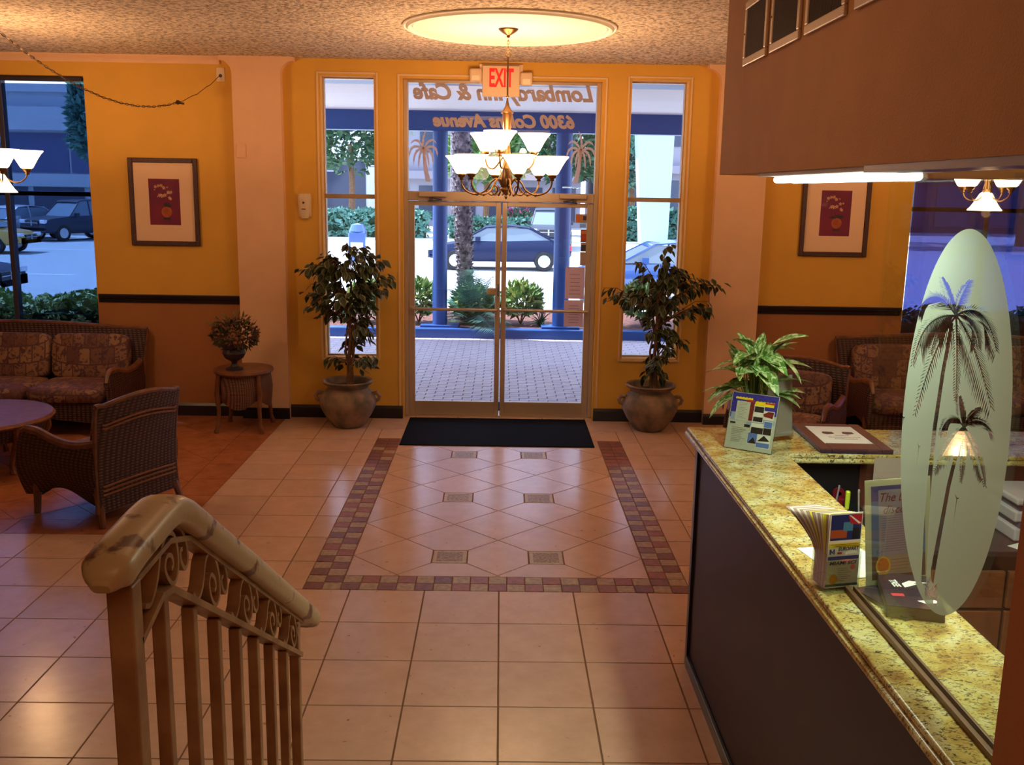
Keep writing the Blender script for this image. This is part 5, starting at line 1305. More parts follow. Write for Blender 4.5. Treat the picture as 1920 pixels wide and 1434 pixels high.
# card stacks
def cards(loc, rz, n, label, tilt=0, text=False):
    t = thing('card_stack', label, 'cards', loc, rz); m = MB(); z = 0
    M_c = mat('dark_glossy_card', (.035, .022, .035), .22, spec=.7); M_ce = mat('card_edge', (.22, .21, .16), .6)
    for i in range(n):
        dx = random.uniform(-.0015, .0015); m.box(-.078+dx, .078+dx, -.13, .13, z, z+.0018, 0); z += .0021
    o = obj('card_pile', m, M_ce, t); tp = obj('top_card', MB().box(-.079, .079, -.131, .131, z, z+.0012), M_c, t, label='dark glossy card printed with white flashes')
    z += .0013
    if text:
        for (pts, mm, nm) in (([[(-.01, .02), (.03, .055), (.06, .03), (.02, .06), (.068, .075), (.01, .08), (-.015, .05)], [(.01, -.075), (.06, -.055), (.074, -.075), (.03, -.09)]], M_white, 'white_flash'), ([[(-.055, -.055), (-.02, -.05), (-.022, -.03), (-.058, -.036)]], P_('card_red', 'C02030'), 'red_flash')):
            mb = MB()
            for p in pts: mb.add([(a, b, z) for a, b in p], [tuple(range(len(p)))])
            obj(nm, mb, mm, tp)
        me = text_mesh('TREE', .030, width=.055, bold=.001, ext=.0001); place_mesh(me, Matrix.Translation((-.045, .045, z+.0001)) @ Matrix.Rotation(math.radians(-78), 4, 'Z'), M_white)
        oo = bpy.data.objects.new('lettering', me); COL.objects.link(oo); oo.parent = tp
    return t
cards((1.215, -2.935, CT), math.radians(-14), 17, 'stack of dark glossy cards with white and red print at the foot of the poster', text=True)
o = cards((1.178, -2.945, CT), math.radians(20), 5, 'loose fanned cards sticking out beside the stack of glossy cards, against the glass screen')
o.location.x = 1.172; o.scale = (.8, .85, 1)

# ================================================================== BEHIND THE DESK
M_cab = mat('reddish_cabinet_wood', (.26, .085, .03), .4, var=.25, vscale=3, stretch=(6, 6, 1))
obj('mahogany_panel', MB().box(1.70, 3.4, -1.215, -1.20, .0, 1.193), mat('mahogany_header', (.11, .03, .02), .4), base)
sh = obj('inner_shelf', MB().box(1.32, 1.70, -1.75, -1.20, .965, .985), MATS['black_inner_panel'], base)
o = obj('hanging_paper', MB().box(1.735, 1.91, -1.290, -1.288, 1.115, 1.235), P_('pinkish_paper', 'B8A8A0')); tag(o, 'pale paper sheet hanging from the edge of the granite behind the glass screen', 'paper')
t = thing('back_cabinet', 'reddish wooden cabinet with dark worktop below the far arm of the desk', 'cabinet', (2.62, -1.44, 0))
obj('worktop', MB().box(-.82, .80, -.24, .22, .905, .93), mat('dark_worktop', (.05, .022, .028), .35), t, bevel=.004)
obj('body', MB().box(-.80, .78, -.20, .22, 0, .905), mat('dark_cabinet_gap', (.03, .01, .008), .6), t)
for i in range(4):
    x0 = -.80+i*.395
    obj('drawer', MB().box(x0+.008, x0+.387, -.222, -.20, .66, .83), M_cab, t, bevel=.004)
    d_o = obj('cabinet_door', MB().box(x0+.008, x0+.387, -.222, -.20, .05, .645), M_cab, t, bevel=.004)
    obj('knob', MB().tube([(x0+.08, -.245, .52), (x0+.13, -.245, .52)], .010, 8), mat('chrome', (.8, .8, .8), .15, 1.0), d_o)
t = thing('printer', 'pale grey printer on the dark worktop behind the frosted oval', 'printer', (2.58, -1.40, .931))
M_pg = mat('printer_grey', (.50, .45, .50), .4); M_pd = mat('printer_dark', (.10, .08, .14), .4)
obj('base', MB().box(-.30, .30, -.16, .14, 0, .06), M_pg, t, bevel=.008); obj('paper_slot', MB().box(-.28, .28, -.155, .12, .06, .085), M_pd, t); obj('middle', MB().box(-.30, .30, -.15, .14, .085, .135), M_pg, t, bevel=.008)
obj('control_strip', MB().box(-.27, .27, -.158, -.145, .10, .118), mat('blue_grey_strip', (.12, .16, .40), .4), t); obj('slot', MB().box(-.28, .28, -.14, .12, .135, .165), M_pd, t); obj('lid', MB().box(-.30, .30, -.155, .14, .165, .195), M_pg, t, bevel=.008)
for i, (x, y, rz) in enumerate([(2.31, -1.60, .5), (2.43, -1.62, -.25)]):
    o = obj('paper_slip', MB().box(-.08, .08, -.03, .03, 0, .001), M_white, loc=(x, y, .931+i*.002)); o.rotation_euler = (0, 0, rz)
    tag(o, ['white slip of paper at the left on the dark worktop in front of the printer', 'white slip of paper at the right on the dark worktop in front of the printer'][i], 'paper')
t = thing('office_chair', 'black office chair with upright back post behind the desk', 'chair', (1.90, -2.42, 0), math.radians(20))
M_bp = mat('black_chair_plastic', (.02, .018, .025), .4)
obj('base', MB().lathe([(.27, .03), (.27, .05), (.05, .09), (.03, .10), (.03, .42), (0, .42)], 10), M_bp, t); obj('seat', cushion(MB(), -.22, .22, -.22, .22, .42, .52), M_bp, t, smooth=True, auto=False)
obj('back_post', MB().box(-.035, .035, -.23, -.20, .46, 1.06), M_bp, t, bevel=.008); obj('backrest', cushion(MB(), -.05, .05, -.25, -.21, .60, 1.10), M_bp, t, smooth=True, auto=False)
obj('knob', MB().sphere((0, -.23, 1.12), .032, 14, 8), MATS['chrome'], t, smooth=True)
# small things on the inner shelf
o = obj('highlighter', MB().lathe([(.008, 0), (.010, .004), (.011, .045), (.0115, .047), (.0115, .085), (.008, .090)], 12), mat('yellow_plastic', (.75, .95, .05), .4, emit=None), loc=(1.62, -1.30, .986)); tag(o, 'yellow highlighter standing in the dark shelf behind the desk', 'pen')
for i, (x, y, c, lab) in enumerate([(1.565, -1.295, (.35, .35, .40), 'grey pen standing in the dark shelf left of the highlighter'), (1.655, -1.36, (.5, .5, .5), 'silver tipped pen standing in the dark shelf right of the highlighter')]):
    o = obj('pen', MB().tube([(0, 0, 0), (.012-.02*i, 0, .10)], .004, 8).tube([(.012-.02*i, 0, .10), (.013-.021*i, 0, .115)], .005, 8), mat('pen_%s' % ('grey', 'silver')[i], c, .3), loc=(x, y, .986)); tag(o, lab, 'pen')
t = thing('tape_dispenser', 'small dark red dispenser on the dark shelf behind the desk', 'dispenser', (1.60, -1.235, .986))
obj('body', MB().box(-.035, .035, -.015, .015, 0, .035), mat('dark_red_plastic', (.20, .01, .02), .4), t, bevel=.006); obj('roll', MB().lathe([(.012, -.009), (.03, -.009), (.03, .009), (.012, .009), (.012, -.009)], 20).xf(Matrix.Translation((0, 0, .055)) @ Matrix.Rotation(PI/2, 4, 'X')), MATS['dark_red_plastic'], t)

# ================================================================== OUTSIDE
M_pave = tile_mat('driveway_brick', (.60, .50, .54), (.42, .36, .42), .6)
gr = struct('floor_driveway', MB().box(-30, 30, 4.865, 10.42, -.15, -.012), mat('sandy_joint', (.30, .27, .25), .9))
bl, bwd = .225, .1125; pav = []
for i in range(-90, 90):
    for j in range(-2, 60):
        # running zigzag: alternate bricks laid along and across
        cx = i*bl; cy = 4.90+j*bwd
        pav.append((cx+(j % 2)*bwd, cy))
pm = MB().prism([(.004, .004), (bl-.004, .014), (bl-.004, bwd+.006), (.004, bwd-.004)], -.012, 0, inset=.003).mesh('paver', M_pave)
near = sorted([p for p in pav if -1.25 < p[0] < 1.05 and 4.87 < p[1] < 10.3], key=lambda p: p[1])[:285]; ns = set(near)
for p in near: obj('paver', pm, None, gr, loc=(p[0], p[1], 0))
rm = MB()
for p in pav:
    if p in ns or not (-9 < p[0] < 9) or p[1] > 10.3 or p[1] < 4.87: continue
    rm.prism([(p[0]+.004, p[1]+.004), (p[0]+bl-.004, p[1]+.014), (p[0]+bl-.004, p[1]+bwd+.006), (p[0]+.004, p[1]+bwd-.004)], -.012, 0)
obj('further_pavers', rm, M_pave, gr, kind='stuff')
o = obj('outdoor_mat', MB().box(-.80, .62, 5.02, 5.42, .0, .014), M_mat, bevel=.004); tag(o, 'dark mat on the brick paving just outside the doors', 'mat')
cu = MB().box(-20, 20, 10.40, 10.62, -.1, .155); o = obj('kerb', cu, M_blue, bevel=.02); tag(o, 'dark blue painted kerb along the planting bed outside', 'kerb')
o = obj('planting_bed', MB().box(-20, 20, 10.62, 13.2, -.1, .15), mat('red_mulch', (.20, .07, .05), .95, var=.6, vscale=18, bump=1, bscale=30, bdist=.03)); tag(o, 'strip of red mulch behind the blue kerb', 'ground'); o['kind'] = 'structure'
o = struct('floor_sidewalk', MB().box(-60, 60, 13.2, 15.5, -.2, -.02), mat('concrete', (.62, .60, .57), .9, var=.1, vscale=2))
o = struct('floor_road', MB().box(-90, 90, 15.5, 43, -.3, -.12), mat('asphalt', (.46, .46, .47), .9, var=.08, vscale=2, bump=.3, bscale=80))
o = struct('floor_far_ground', MB().box(-90, 90, 43, 95, -.3, .0), mat('far_paving', (.55, .54, .50), .9, var=.15, vscale=1))
for yy, sg in ((22.0, 0), (32.5, .5)):
    lm = MB()
    for i in range(-8, 8): lm.box((i+sg)*7.5, (i+sg)*7.5+3, yy, yy+.14, -.12, -.115)
    o = obj('lane_marking', lm, mat('white_road_paint', (.8, .8, .8), .7), kind='stuff'); o['label'] = 'row of white lane dashes on the %s half of the road' % ('near' if sg == 0 else 'far'); o['category'] = 'road marking'
# porch
struct('ceiling_porch', MB().box(-5.2, 5.2, 6.70, 10.62, 3.66, 3.80), mat('porch_white', (.80, .80, .80), .7, stretch=(.3, 8, 1), var=.06, vscale=2))
struct('ceiling_porch_blue', MB().box(-5.2, 5.2, 4.87, 6.70, 3.66, 3.80), M_blue)
struct('trim_13', MB().box(-5.2, 5.2, 10.62, 10.86, 3.345, 3.80), M_blue)
struct('ceiling_porch_roof', MB().box(-5.2, 5.2, 4.87, 10.9, 3.80, 4.3), M_smooth)  # unseen roof slab, added over the porch ceiling to shade the porch
for (x, r, lab) in ((-1.03, .122, 'left'), (1.0, .135, 'right')):
    t = thing('porch_column', 'dark blue round porch column seen through the %s glass door' % lab, 'column', (x, 10.74, .15))
    obj('shaft', MB().lathe([(r, .04), (r, 3.20)], 24), M_blue, t, smooth=True); obj('base_plate', MB().box(-.32, .32, -.2, .2, 0, .04), M_blue, t, bevel=.01)
# plants in the bed
def shrub(name, label, x, y, z, rx, ry, rz_, n, m, size, seed, flat=None, group=None, m2=None, lower=-.4, sten=True):
    t = thing(name, label, 'shrub', (x, y, z), 0, group)
    clump('foliage', t, n, (0, 0, rz_), (rx, ry, rz_), m, size, seed, lower=lower)
    if m2: clump('pale_foliage', t, n//2, (0, 0, rz_), (rx*1.02, ry*1.02, rz_*1.02), m2, size, seed+50, lower=lower)
    if sten:
        s = MB()
        for i in range(5): a = i*1.3; s.tube([(0, 0, 0), (rx*.5*math.cos(a), ry*.5*math.sin(a), rz_)], .012, 5)
        obj('stems', s, M_bark, t)
    return t
M_g1 = mat('bright_green_foliage', (.16, .32, .09), .6, var=.5, vscale=8); M_g2 = mat('yellow_green_foliage', (.45, .50, .18), .6); M_g3 = mat('deep_green_foliage', (.05, .14, .06), .6, var=.5, vscale=5); M_g4 = mat('blue_green_foliage', (.10, .26, .20), .6, var=.4, vscale=6)
for i, (x, lab, h) in enumerate([(-1.42, 'variegated shrub left of the left porch column', .38), (-.47, 'variegated shrub in the middle of the left glass door', .34), (.34, 'variegated shrub left of the right porch column', .37), (-2.3, 'variegated shrub seen low in the left side window', .36), (2.45, 'variegated shrub seen low in the right side window', .40)]):
    shrub('variegated_shrub', lab, x, 11.15, .15, .38, .32, h, 460, M_g1, .085, 60+i, m2=M_g2)
def blades(name, label, x, y, z, n, Lh, spread, m, cat='plant', leaflets=True, seed=1, wid=.02):
    rn = random.Random(seed); t = thing(name, label, cat, (x, y, z))
    for i in range(n):
        az = i*2.399+rn.uniform(-.2, .2); el = rn.uniform(.25, 1.35); d = Vector((math.cos(az)*math.cos(el)*spread, math.sin(az)*math.cos(el)*spread, math.sin(el))); L_ = Lh*rn.uniform(.75, 1.1); mb = MB(); pts = []
        for k in range(9): f = k/8; pts.append(Vector((d.x*L_*f, d.y*L_*f, d.z*L_*f-.38*L_*f*f)))
        mb.tube(pts, [wid*.5*(1-k/9) for k in range(9)], 4)
        if leaflets:
            for k in range(1, 26):
                f = k/26; q = f*8; j = min(7, int(q)); p = pts[j].lerp(pts[j+1], q-j); tt = (pts[j+1]-pts[j]).normalized(); sd_ = tt.cross(Vector((0, 0, 1))).normalized(); ll = L_*.30*math.sin(PI*(.12+.85*f))
                for s in (-1, 1):
                    tip = p+sd_*s*ll*.8+tt*ll*.55-Vector((0, 0, ll*.25)); mb.add([p-tt*.008, p+tt*.008, tip], [(0, 1, 2)])
        obj('frond', mb, m, t)
    return t
blades('cycad', 'blue green feathery cycad beside the palm trunk', -.46, 10.98, .15, 34, 1.55, .55, M_g4, seed=4)
blades('spiky_grass', 'spiky dark green clump against the right porch column', .68, 10.98, .15, 40, .58, .55, M_g3, leaflets=False, seed=8, wid=.022)
blades('spiky_grass', 'spiky green clump low in the left side window', -2.75, 11.3, .15, 40, .70, .8, M_g3, leaflets=False, seed=9, wid=.022)
def palm(label, x, y, z, H, r, nf, Lf, seed, lean=0.0, boots=True, m=None):
    rn = random.Random(seed); t = thing('palm_tree', label, 'tree', (x, y, z)); pts = [(lean*(1-(k/10))**2*1.0, 0, H*k/10) for k in range(11)]
    tr = obj('trunk', MB().tube(pts, [r*(1.0 if k > 2 else .75+.08*k) for k in range(11)], 14), mat('palm_bark', (.36, .30, .31), .95, col2=(.07, .055, .07), vscale=9, bump=1, bscale=22, bdist=.04), t, smooth=True)
    if boots:
        b = MB()
        for k in range(int(H/.055)*5):
            zz = k*.011+.3; 
            if zz > H: break
            a = k*2.399; q = zz/H*10; j = min(9, int(q)); c = Vector(pts[j]).lerp(Vector(pts[j+1]), q-j); rr = r*(1.0 if q > 2 else .85); d = Vector((math.cos(a), math.sin(a), 0)); w = Vector((-d.y, d.x, 0))
            p = c+d*rr*.85; b.add([p-w*.04, p+w*.04, p+w*.028+d*.06+Vector((0, 0, .085)), p-w*.028+d*.06+Vector((0, 0, .085)), p+Vector((0, 0, .09))-w*.03, p+Vector((0, 0, .09))+w*.03], [(0, 1, 2, 3), (3, 2, 5, 4), (0, 3, 4), (1, 5, 2)])
        o = obj('leaf_stubs', b, MATS['palm_bark'], t, kind='stuff')
    for i in range(nf):
        az = i*2.399; el = rn.uniform(-.2, 1.1); d = Vector((math.cos(az)*math.cos(el), math.sin(az)*math.cos(el), math.sin(el))); mb = MB(); P = [Vector((0, 0, H))+d*Lf*f/8-Vector((0, 0, .45*Lf*(f/8)**2)) for f in range(9)]
        mb.tube(P, [.03*(1-f/9) for f in range(9)], 4)
        for k in range(2, 34):
            f = k/34; q = f*8; j = min(7, int(q)); p = P[j].lerp(P[j+1], q-j); tt = (P[j+1]-P[j]).normalized(); sd_ = tt.cross(Vector((0, 0, 1))).normalized(); ll = Lf*.24*math.sin(PI*(.1+.85*f))
            for s in (-1, 1): mb.add([p-tt*.025, p+tt*.025, p+sd_*s*ll*.8+tt*ll*.5-Vector((0, 0, ll*.35))], [(0, 1, 2)])
        obj('frond', mb, m or M_g1, t)
    return t
palm('thick palm with rough stubbed trunk right behind the left porch column', -.74, 11.8, .15, 5.6, .145, 14, 1.9, 3, lean=.12)
palm('smooth trunked palm far across the road left of the porch column', -5.6, 46, 0, 6.5, .30, 12, 2.6, 5, boots=False)
palm('second smooth trunked palm far across the road behind the palm with stubs', -2.4, 47, 0, 7.5, .34, 12, 2.8, 6, boots=False, m=M_g4)
# hedge under the lounge windows and far hedges
def hedge(label, x0, x1, y0, y1, z0, z1, n, size, seed, m=M_g1, m2=None):
    rn = random.Random(seed); o = thing('hedge', label, 'hedge', ((x0+x1)/2, (y0+y1)/2, z0)); mb = MB(); mb2 = MB(); hx, hy = (x1-x0)/2, (y1-y0)/2
    for i in range(n):
        x = rn.uniform(-hx, hx); y = rn.uniform(-hy, hy); z = (z1-z0)*(1-.12*rn.random()+.05*math.sin(x*5+seed)) if rn.random() < .6 else rn.uniform(0, z1-z0)
        if z < (z1-z0)*.85: y = -hy if rn.random() < .75 else hy
        d = Vector((rn.uniform(-1, 1), rn.uniform(-1, .5), rn.uniform(-.2, 1))).normalized(); w = d.cross(Vector((rn.uniform(-1, 1), rn.uniform(-1, 1), .3))).normalized(); p = Vector((x, y, z)); s = size*rn.uniform(.6, 1.3)
        (mb if rn.random() < .72 or not m2 else mb2).add([p-d*s, p+w*s*.5, p+d*s, p-w*s*.5], [(0, 1, 2, 3)])
    obj('foliage', mb, m, o, kind='stuff')
    if mb2.v: obj('pale_foliage', mb2, m2, o, kind='stuff')
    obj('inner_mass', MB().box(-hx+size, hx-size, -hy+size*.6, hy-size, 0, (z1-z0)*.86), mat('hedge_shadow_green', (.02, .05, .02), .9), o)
M_h2 = mat('pale_hedge_leaf', (.62, .70, .34), .6); M_h1 = mat('sunlit_hedge_leaf', (.34, .46, .16), .55, var=.5, vscale=7)  # leaf colours raised beyond natural to stand in for sun on glossy leaves
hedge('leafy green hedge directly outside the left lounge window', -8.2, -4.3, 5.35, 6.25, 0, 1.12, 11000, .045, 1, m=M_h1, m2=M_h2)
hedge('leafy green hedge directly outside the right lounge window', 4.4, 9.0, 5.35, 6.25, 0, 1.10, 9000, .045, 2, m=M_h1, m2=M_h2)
hedge('clipped hedge far across the road, right of the entrance', 5.0, 14, 43.5, 45, 0, 1.55, 2200, .22, 3, m=M_g4)
hedge('low clipped hedge far across the road, left of the palm', -9.0, -3.6, 43.4, 44.6, 0, 1.3, 1200, .20, 4, m=M_g4)
hedge('low clipped hedge far across the road, right of the palm', -2.8, 1.5, 43.4, 44.4, 0, 1.0, 1000, .20, 5, m=M_g4)
def tree(label, x, y, H, r, seed, m, n=1500):
    t = thing('leafy_tree', label, 'tree', (x, y, 0)); obj('trunk', MB().tube([(0, 0, 0), (.1, 0, H*.3), (0, 0, H*.6)], [.22, .18, .12], 8), M_bark, t); clump('crown', t, n, (0, 0, H*.62), (r, r*.8, H*.42), m, .34, seed)
for i, (x, y, H, r, m, lab) in enumerate([(-8.6, 51, 8, 2.4, M_g3, 'dark leafy tree across the road at the left of the transom glass'), (-1.0, 54, 6.5, 2.4, M_g1, 'bright leafy tree across the road behind the chandelier'), (3.4, 49, 7, 2.2, M_g3, 'dark leafy tree across the road above the blue sedan'), (7.6, 53, 6.0, 1.8, M_g4, 'blue green tree across the road behind the right porch column'), (-13.9, 50, 6.5, 1.0, M_g4, 'slim tree across the road in the left side window'), (18.6, 45.5, 9, 4.2, M_g3, 'broad dark tree across the road at the left in the right lounge window'), (26.5, 44.5, 9.5, 4.8, M_g3, 'broad dark tree across the road at the right in the right lounge window'), (-23.4, 52, 9, 1.3, M_g4, 'slim tree in front of the concrete building')]):
    tree(lab, x, y, H, r, 80+i, m)
o = shrub('flowering_shrub', 'magenta flowering shrub across the road above the blue sedan', .9, 46.0, 0, .9, .6, .75, 300, M_g3, .18, 97, m2=mat('magenta_flower', (.55, .06, .22), .6))

# buildings across the road
M_conc = mat('pale_concrete', (.55, .55, .58), .9, var=.06, vscale=1); M_wh = mat('white_render', (.82, .82, .82), .9); M_dkg = mat('dark_window_glass', (.05, .06, .10), .12); M_mauve = mat('mauve_render', (.30, .28, .34), .9)
def building(label, x0, x1, y, H, wall, floors, nwin, gf=3.6, wh=1.6, d=12, ww=.62, slabs=False):
    t = thing('building', label, 'building', ((x0+x1)/2, y, 0)); W_ = x1-x0
    obj('wall', MB().box(-W_/2, W_/2, 0, d, 0, H), wall, t)
    fh = (H-gf)/floors; pane = {}
    for f in range(floors):
        z0 = gf+f*fh
        obj('floor_band', MB().box(-W_/2-.2, W_/2+.2, -.45, 0, z0-.35, z0+(.9 if slabs else .15)), wall, t)
        for k in range(nwin):
            cx = -W_/2+(k+.5)*W_/nwin; w_ = W_/nwin*ww
            obj('window', MB().box(cx-w_/2, cx+w_/2, -.06, .0, z0+fh*.32, z0+fh*.32+wh), M_dkg, t)
    for k in range(nwin):
        cx = -W_/2+(k+.5)*W_/nwin; w_ = W_/nwin*.7; obj('shopfront', MB().box(cx-w_/2, cx+w_/2, -.06, 0, .4, gf-.8), M_dkg, t)
    obj('parapet', MB().box(-W_/2-.1, W_/2+.1, -.15, d, H, H+.5), wall, t)
    return t
t = thing('building', 'pale concrete building with deep horizontal bands seen in the left lounge window', 'building', (-32.5, 60, 0))
obj('wall', MB().box(-13.5, 13, 0, 14, 0, 20), M_conc, t)
for k, z0 in enumerate((2.95, 8.9, 14.8)):
    for q in range(6): obj('window', MB().box(-13.2+q*4.4, -13.2+q*4.4+4.25, -.08, 0, z0+.1, z0+2.6), mat('violet_window_band', (.10, .10, .20), .3), t)
    obj('floor_band', MB().box(-13.8, 13.2, -.7, 0, z0+2.75, z0+4.2), M_conc, t); obj('floor_band', MB().box(-13.6, 13.1, -.35, 0, z0-.8, z0), M_conc, t)
for q in range(7): obj('shopfront', MB().box(-13+q*3.7, -13+q*3.7+3.3, -.06, 0, .1, 2.1), M_dkg, t)
building('white rendered building seen in the left side window', -17.0, -8.6, 62, 15, M_wh, 3, 2, wh=.8, ww=.3, gf=5)
building('mauve building with dark windows seen in the transom glass', -8.0, 5.2, 60, 16, M_mauve, 3, 6, gf=3.4)
building('grey building with dark shopfronts seen in the right side window', 6.5, 24, 60, 17, M_mauve, 3, 6, gf=4.0, ww=.8)
building('dark grey building seen in the right lounge window', 26, 55, 62, 18, mat('dark_render', (.09, .08, .10), .9), 4, 9, gf=4.0, ww=.8)
t = thing('concrete_pier', 'pale blue tapering concrete pier across the road in the right side window', 'pillar', (7.3, 42.0, 0))
obj('shaft', MB().add([(-.62, -.5, 0), (.66, -.5, 0), (.66, .5, 0), (-.62, .5, 0), (-1.12, -.5, 7), (.8, -.5, 7), (.8, .5, 7), (-1.12, .5, 7)], [(0, 3, 2, 1), (4, 5, 6, 7), (0, 1, 5, 4), (1, 2, 6, 5), (2, 3, 7, 6), (3, 0, 4, 7)]), mat('light_blue_concrete', (.42, .58, .66), .9), t)
obj('deck', MB().box(-2.5, 6, -2, 3, 7, 8), M_conc, t)
t = thing('street_sign', 'small street sign on a pole in the left side window', 'sign', (-9.4, 46, 0)); obj('pole', MB().tube([(0, 0, 0), (0, 0, 3.3)], .05, 6), M_mauve, t); obj('arm', MB().box(0, .7, -.03, .03, 3.2, 3.28), M_mauve, t)

# cars
def car(label, loc, rz, paint, suv=False, L_=4.6, Wd=1.80, H=1.42, group=None, roof_rack=False, grille=True):
    t = thing('car', label, 'car', loc, rz, group); hw = Wd/2; hl = L_/2
    if suv: H = 1.78; prof = [(-hl, .55, .95), (-hl+.08, .40, 1.10), (-hl+.9, .35, 1.12), (0, .33, 1.12), (hl-1.35, .33, 1.10), (hl-.35, .36, 1.00), (hl-.05, .42, .88), (hl, .48, .70)]; cab = [(-hl+.10, 1.10), (-hl+.35, H-.03), (-.6, H), (.35, H-.02), (1.0, 1.12)]
    else: prof = [(-hl, .50, .82), (-hl+.12, .36, .96), (-hl+.8, .30, 1.0), (0, .28, .95), (hl-1.2, .28, .92), (hl-.4, .32, .80), (hl-.06, .38, .68), (hl, .45, .58)]; cab = [(-hl+.55, .98), (-hl+1.35, H-.05), (-.25, H), (.45, H-.05), (1.25, .94)]
    n = len(prof); vs = []; fs = []; R_ = 8
    for i, (x, z0, z1) in enumerate(prof):
        w = hw*(.84 if i in (0, n-1) else (.95 if i in (1, n-2) else 1))
        vs += [(x, -w*.9, z0), (x, -w, z0+.12), (x, -w, z1-.22), (x, -w*.90, z1-.02), (x, w*.90, z1-.02), (x, w, z1-.22), (x, w, z0+.12), (x, w*.9, z0)]
    for i in range(n-1):
        for k in range(R_): k2 = (k+1) % R_; fs.append((i*R_+k, i*R_+k2, (i+1)*R_+k2, (i+1)*R_+k))
    fs += [tuple(range(R_))[::-1], tuple((n-1)*R_+k for k in range(R_))]
    obj('body', MB().add(vs, fs), paint, t, smooth=True, fixn=True)
    g = MB(); vs = []; fs = []; m = len(cab)
    for (x, z) in cab:
        tw = hw*(.74 if z > 1.2 else .90); vs += [(x, -tw, z), (x, tw, z)]
    lo = [(x, s*hw*.90, (.93 if not suv else 1.08)) for x in (cab[0][0], cab[-1][0]) for s in (-1, 1)]
    # greenhouse: roof strip plus side windows
    top = [(cab[1][0], cab[1][1]), (cab[2][0], cab[2][1]), (cab[3][0], cab[3][1])]; tw = hw*.74; bwid = hw*.90; zb = lo[0][2]
    V = [(cab[0][0], -bwid, zb), (cab[0][0], bwid, zb), (top[0][0], -tw, top[0][1]-.03), (top[0][0], tw, top[0][1]-.03), (top[2][0], -tw, top[2][1]-.03), (top[2][0], tw, top[2][1]-.03), (cab[-1][0], -bwid, zb), (cab[-1][0], bwid, zb)]
    gl_ = MB().add(V, [(0, 1, 3, 2), (2, 3, 5, 4), (4, 5, 7, 6), (0, 2, 4, 6), (1, 7, 5, 3), (0, 6, 7, 1)])
    obj('windows', gl_, mat('car_glass', (.16, .20, .24), .08), t, fixn=True)
    rf = MB(); rp = [(top[0][0]-.1, top[0][1]-.06), (top[0][0]+.1, top[0][1]), (top[1][0], top[1][1]+.01), (top[2][0], top[2][1]), (top[2][0]+.12, top[2][1]-.07)]
    surf(rf, lambda u, v: (rp[min(4, int(round(u*4)))][0], (2*v-1)*tw*1.03, rp[min(4, int(round(u*4)))][1]+.02*(1-(2*v-1)**2)), 4, 4, lambda u, v: (0, 0, -.03)); obj('roof', rf, paint, t, smooth=True)
    pl = MB()
    for s in (-1, 1):
        pl.tube([(cab[0][0], s*bwid, zb), (top[0][0], s*tw, top[0][1]-.02)], .035, 4).tube([(cab[-1][0], s*bwid, zb), (top[2][0], s*tw, top[2][1]-.02)], .03, 4).tube([(-.1, s*bwid*1.0, zb), (-.1, s*tw, H-.03)], .03, 4)
        pl.box(.62, .78, min(s*hw*.95, s*hw*1.12), max(s*hw*.95, s*hw*1.12), zb, zb+.14)
    obj('pillars', pl, paint, t)
    wr = .36 if suv else .32
    for sx in (-1, 1):
        for sy in (-1, 1):
            cx = sx*(hl-.88); w_ = obj('wheel', MB().lathe([(wr*.5, -.10), (wr*.95, -.10), (wr, -.06), (wr, .06), (wr*.95, .10), (wr*.5, .10)], 20).xf(Matrix.Translation((cx, sy*(hw-.08), wr)) @ Matrix.Rotation(PI/2, 4, 'X')), mat('tyre_rubber', (.02, .02, .02), .8), t, smooth=True)
            obj('hub', MB().lathe([(0, -.105), (wr*.62, -.100), (wr*.62, .100), (0, .105)], 14).xf(Matrix.Translation((cx, sy*(hw-.08), wr)) @ Matrix.Rotation(PI/2, 4, 'X')), mat('alloy', (.6, .6, .62), .3, .8), w_)
    for s in (-1, 1):
        obj('headlamp', MB().box(hl-.16, hl+.0, s*hw*.72-.16, s*hw*.72+.16, .62 if not suv else .78, .74 if not suv else .94), mat('headlamp_lens', (.8, .8, .85), .1), t, bevel=.03)
        obj('tail_lamp', MB().box(-hl+.0, -hl+.22, s*hw*.74-.17, s*hw*.74+.17, .66 if not suv else .80, .82 if not suv else 1.0), mat('red_tail_lens', (.70, .02, .05), .2, emit=(1, .05, .1), estr=.4), t, bevel=.02)
    if grille:
        gg = obj('grille', MB().box(hl-.05, hl+.015, -hw*.45, hw*.45, .50 if not suv else .68, .68 if not suv else .92), mat('dark_grille', (.03, .03, .03), .5), t)
        obj('grille_bar', MB().box(hl+.015, hl+.03, -hw*.45, hw*.45, .58 if not suv else .79, .60 if not suv else .82).box(hl+.015, hl+.03, -.03, .03, .50 if not suv else .68, .68 if not suv else .92), MATS['alloy'], gg)
    obj('number_plate', MB().box(-hl-.01, -hl+.02, -.26, .26, .52, .64), M_white, t)
    return t
PN = mat('navy_car_paint', (.010, .018, .06), .35, spec=.25); PD = mat('dark_grey_car_paint', (.035, .04, .06), .35, spec=.3); PS = mat('silver_car_paint', (.55, .58, .62), .3, .3, coat=1); PY = mat('taxi_yellow_paint', (.75, .38, .04), .3, coat=1)
car('dark blue sedan passing on the road behind the glass doors', (-.05, 26.6, -.12), PI, PN)
car('dark grey off-road car facing the hotel across the road in the left window', (-19.3, 39.5, -.12), math.radians(-118), PD, suv=True)
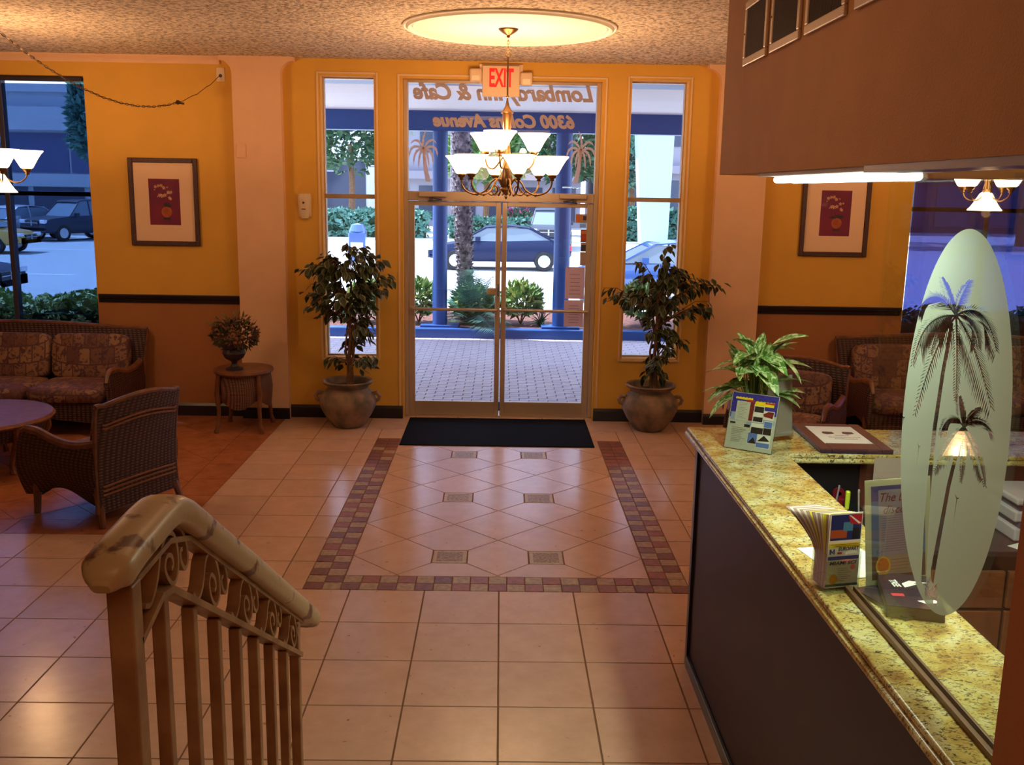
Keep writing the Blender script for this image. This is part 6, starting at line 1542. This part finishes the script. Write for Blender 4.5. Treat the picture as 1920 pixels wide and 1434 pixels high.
car('silver sedan beside the dark grey off-road car in the left window', (-21.9, 39.2, -.12), math.radians(-112), PS, H=1.5)
car('yellow taxi on the far lane at the left edge of the left window', (-19.4, 30.4, -.12), 0, PY)
car('dark car at the lower left edge of the left window', (-12.75, 15.3, -.12), 0, PD)
car('dark car parked across the road above the passing sedan', (2.2, 38.5, -.12), math.radians(-95), PD, suv=True)
car('blue car parked outside, seen in the right side window', (4.0, 17.8, -.12), PI, mat('mid_blue_car_paint', (.04, .10, .30), .25, coat=1))
t = thing('post_box', 'blue box on the pavement across the road in the left side window', 'box', (-4.75, 27, -.1))
obj('body', MB().box(-.28, .28, -.25, .25, .12, 1.1), MATS['mid_blue_car_paint'], t, bevel=.05); obj('lid', MB().lathe([(0, 1.38), (.2, 1.33), (.3, 1.1), (0, 1.1)][::-1], 16), MATS['mid_blue_car_paint'], t); obj('label_panel', MB().box(-.2, .2, -.262, -.25, .3, .75), M_white, t)
for s in (-1, 1): obj('leg', MB().box(s*.2-.04, s*.2+.04, -.2, .2, 0, .12), M_aludark, t)

GROUPS = {'potted_ficus': 'potted ficus trees beside the entrance', 'framed_print': 'framed orchid prints on the lounge walls', 'chandelier': 'brass chandeliers of the lobby', 'wicker_sofa': 'wicker sofas of the lounges', 'wicker_armchair': 'wicker armchairs of the lounges',
          'car': 'cars on the road outside', 'building': 'buildings across the road', 'leafy_tree': 'leafy trees across the road', 'palm_tree': 'palm trees outside', 'hedge': 'hedges outside', 'variegated_shrub': 'variegated shrubs in the planting bed', 'spiky_grass': 'spiky plants in the planting bed',
          'sticker': 'stickers and notices on the right glass door', 'palm_decal': 'palm decals on the transom glass', 'window_lettering': 'vinyl lettering on the transom glass', 'porch_column': 'porch columns', 'pen': 'pens on the dark shelf', 'card_stack': 'cards at the foot of the poster', 'paper_slip': 'paper slips on the dark worktop', 'lane_marking': 'lane markings on the road'}
for o in list(bpy.data.objects):
    if o.parent is None and 'category' in o and 'group' not in o:
        b_ = o.name.split('.')[0]
        if b_ in GROUPS: o['group'] = GROUPS[b_]
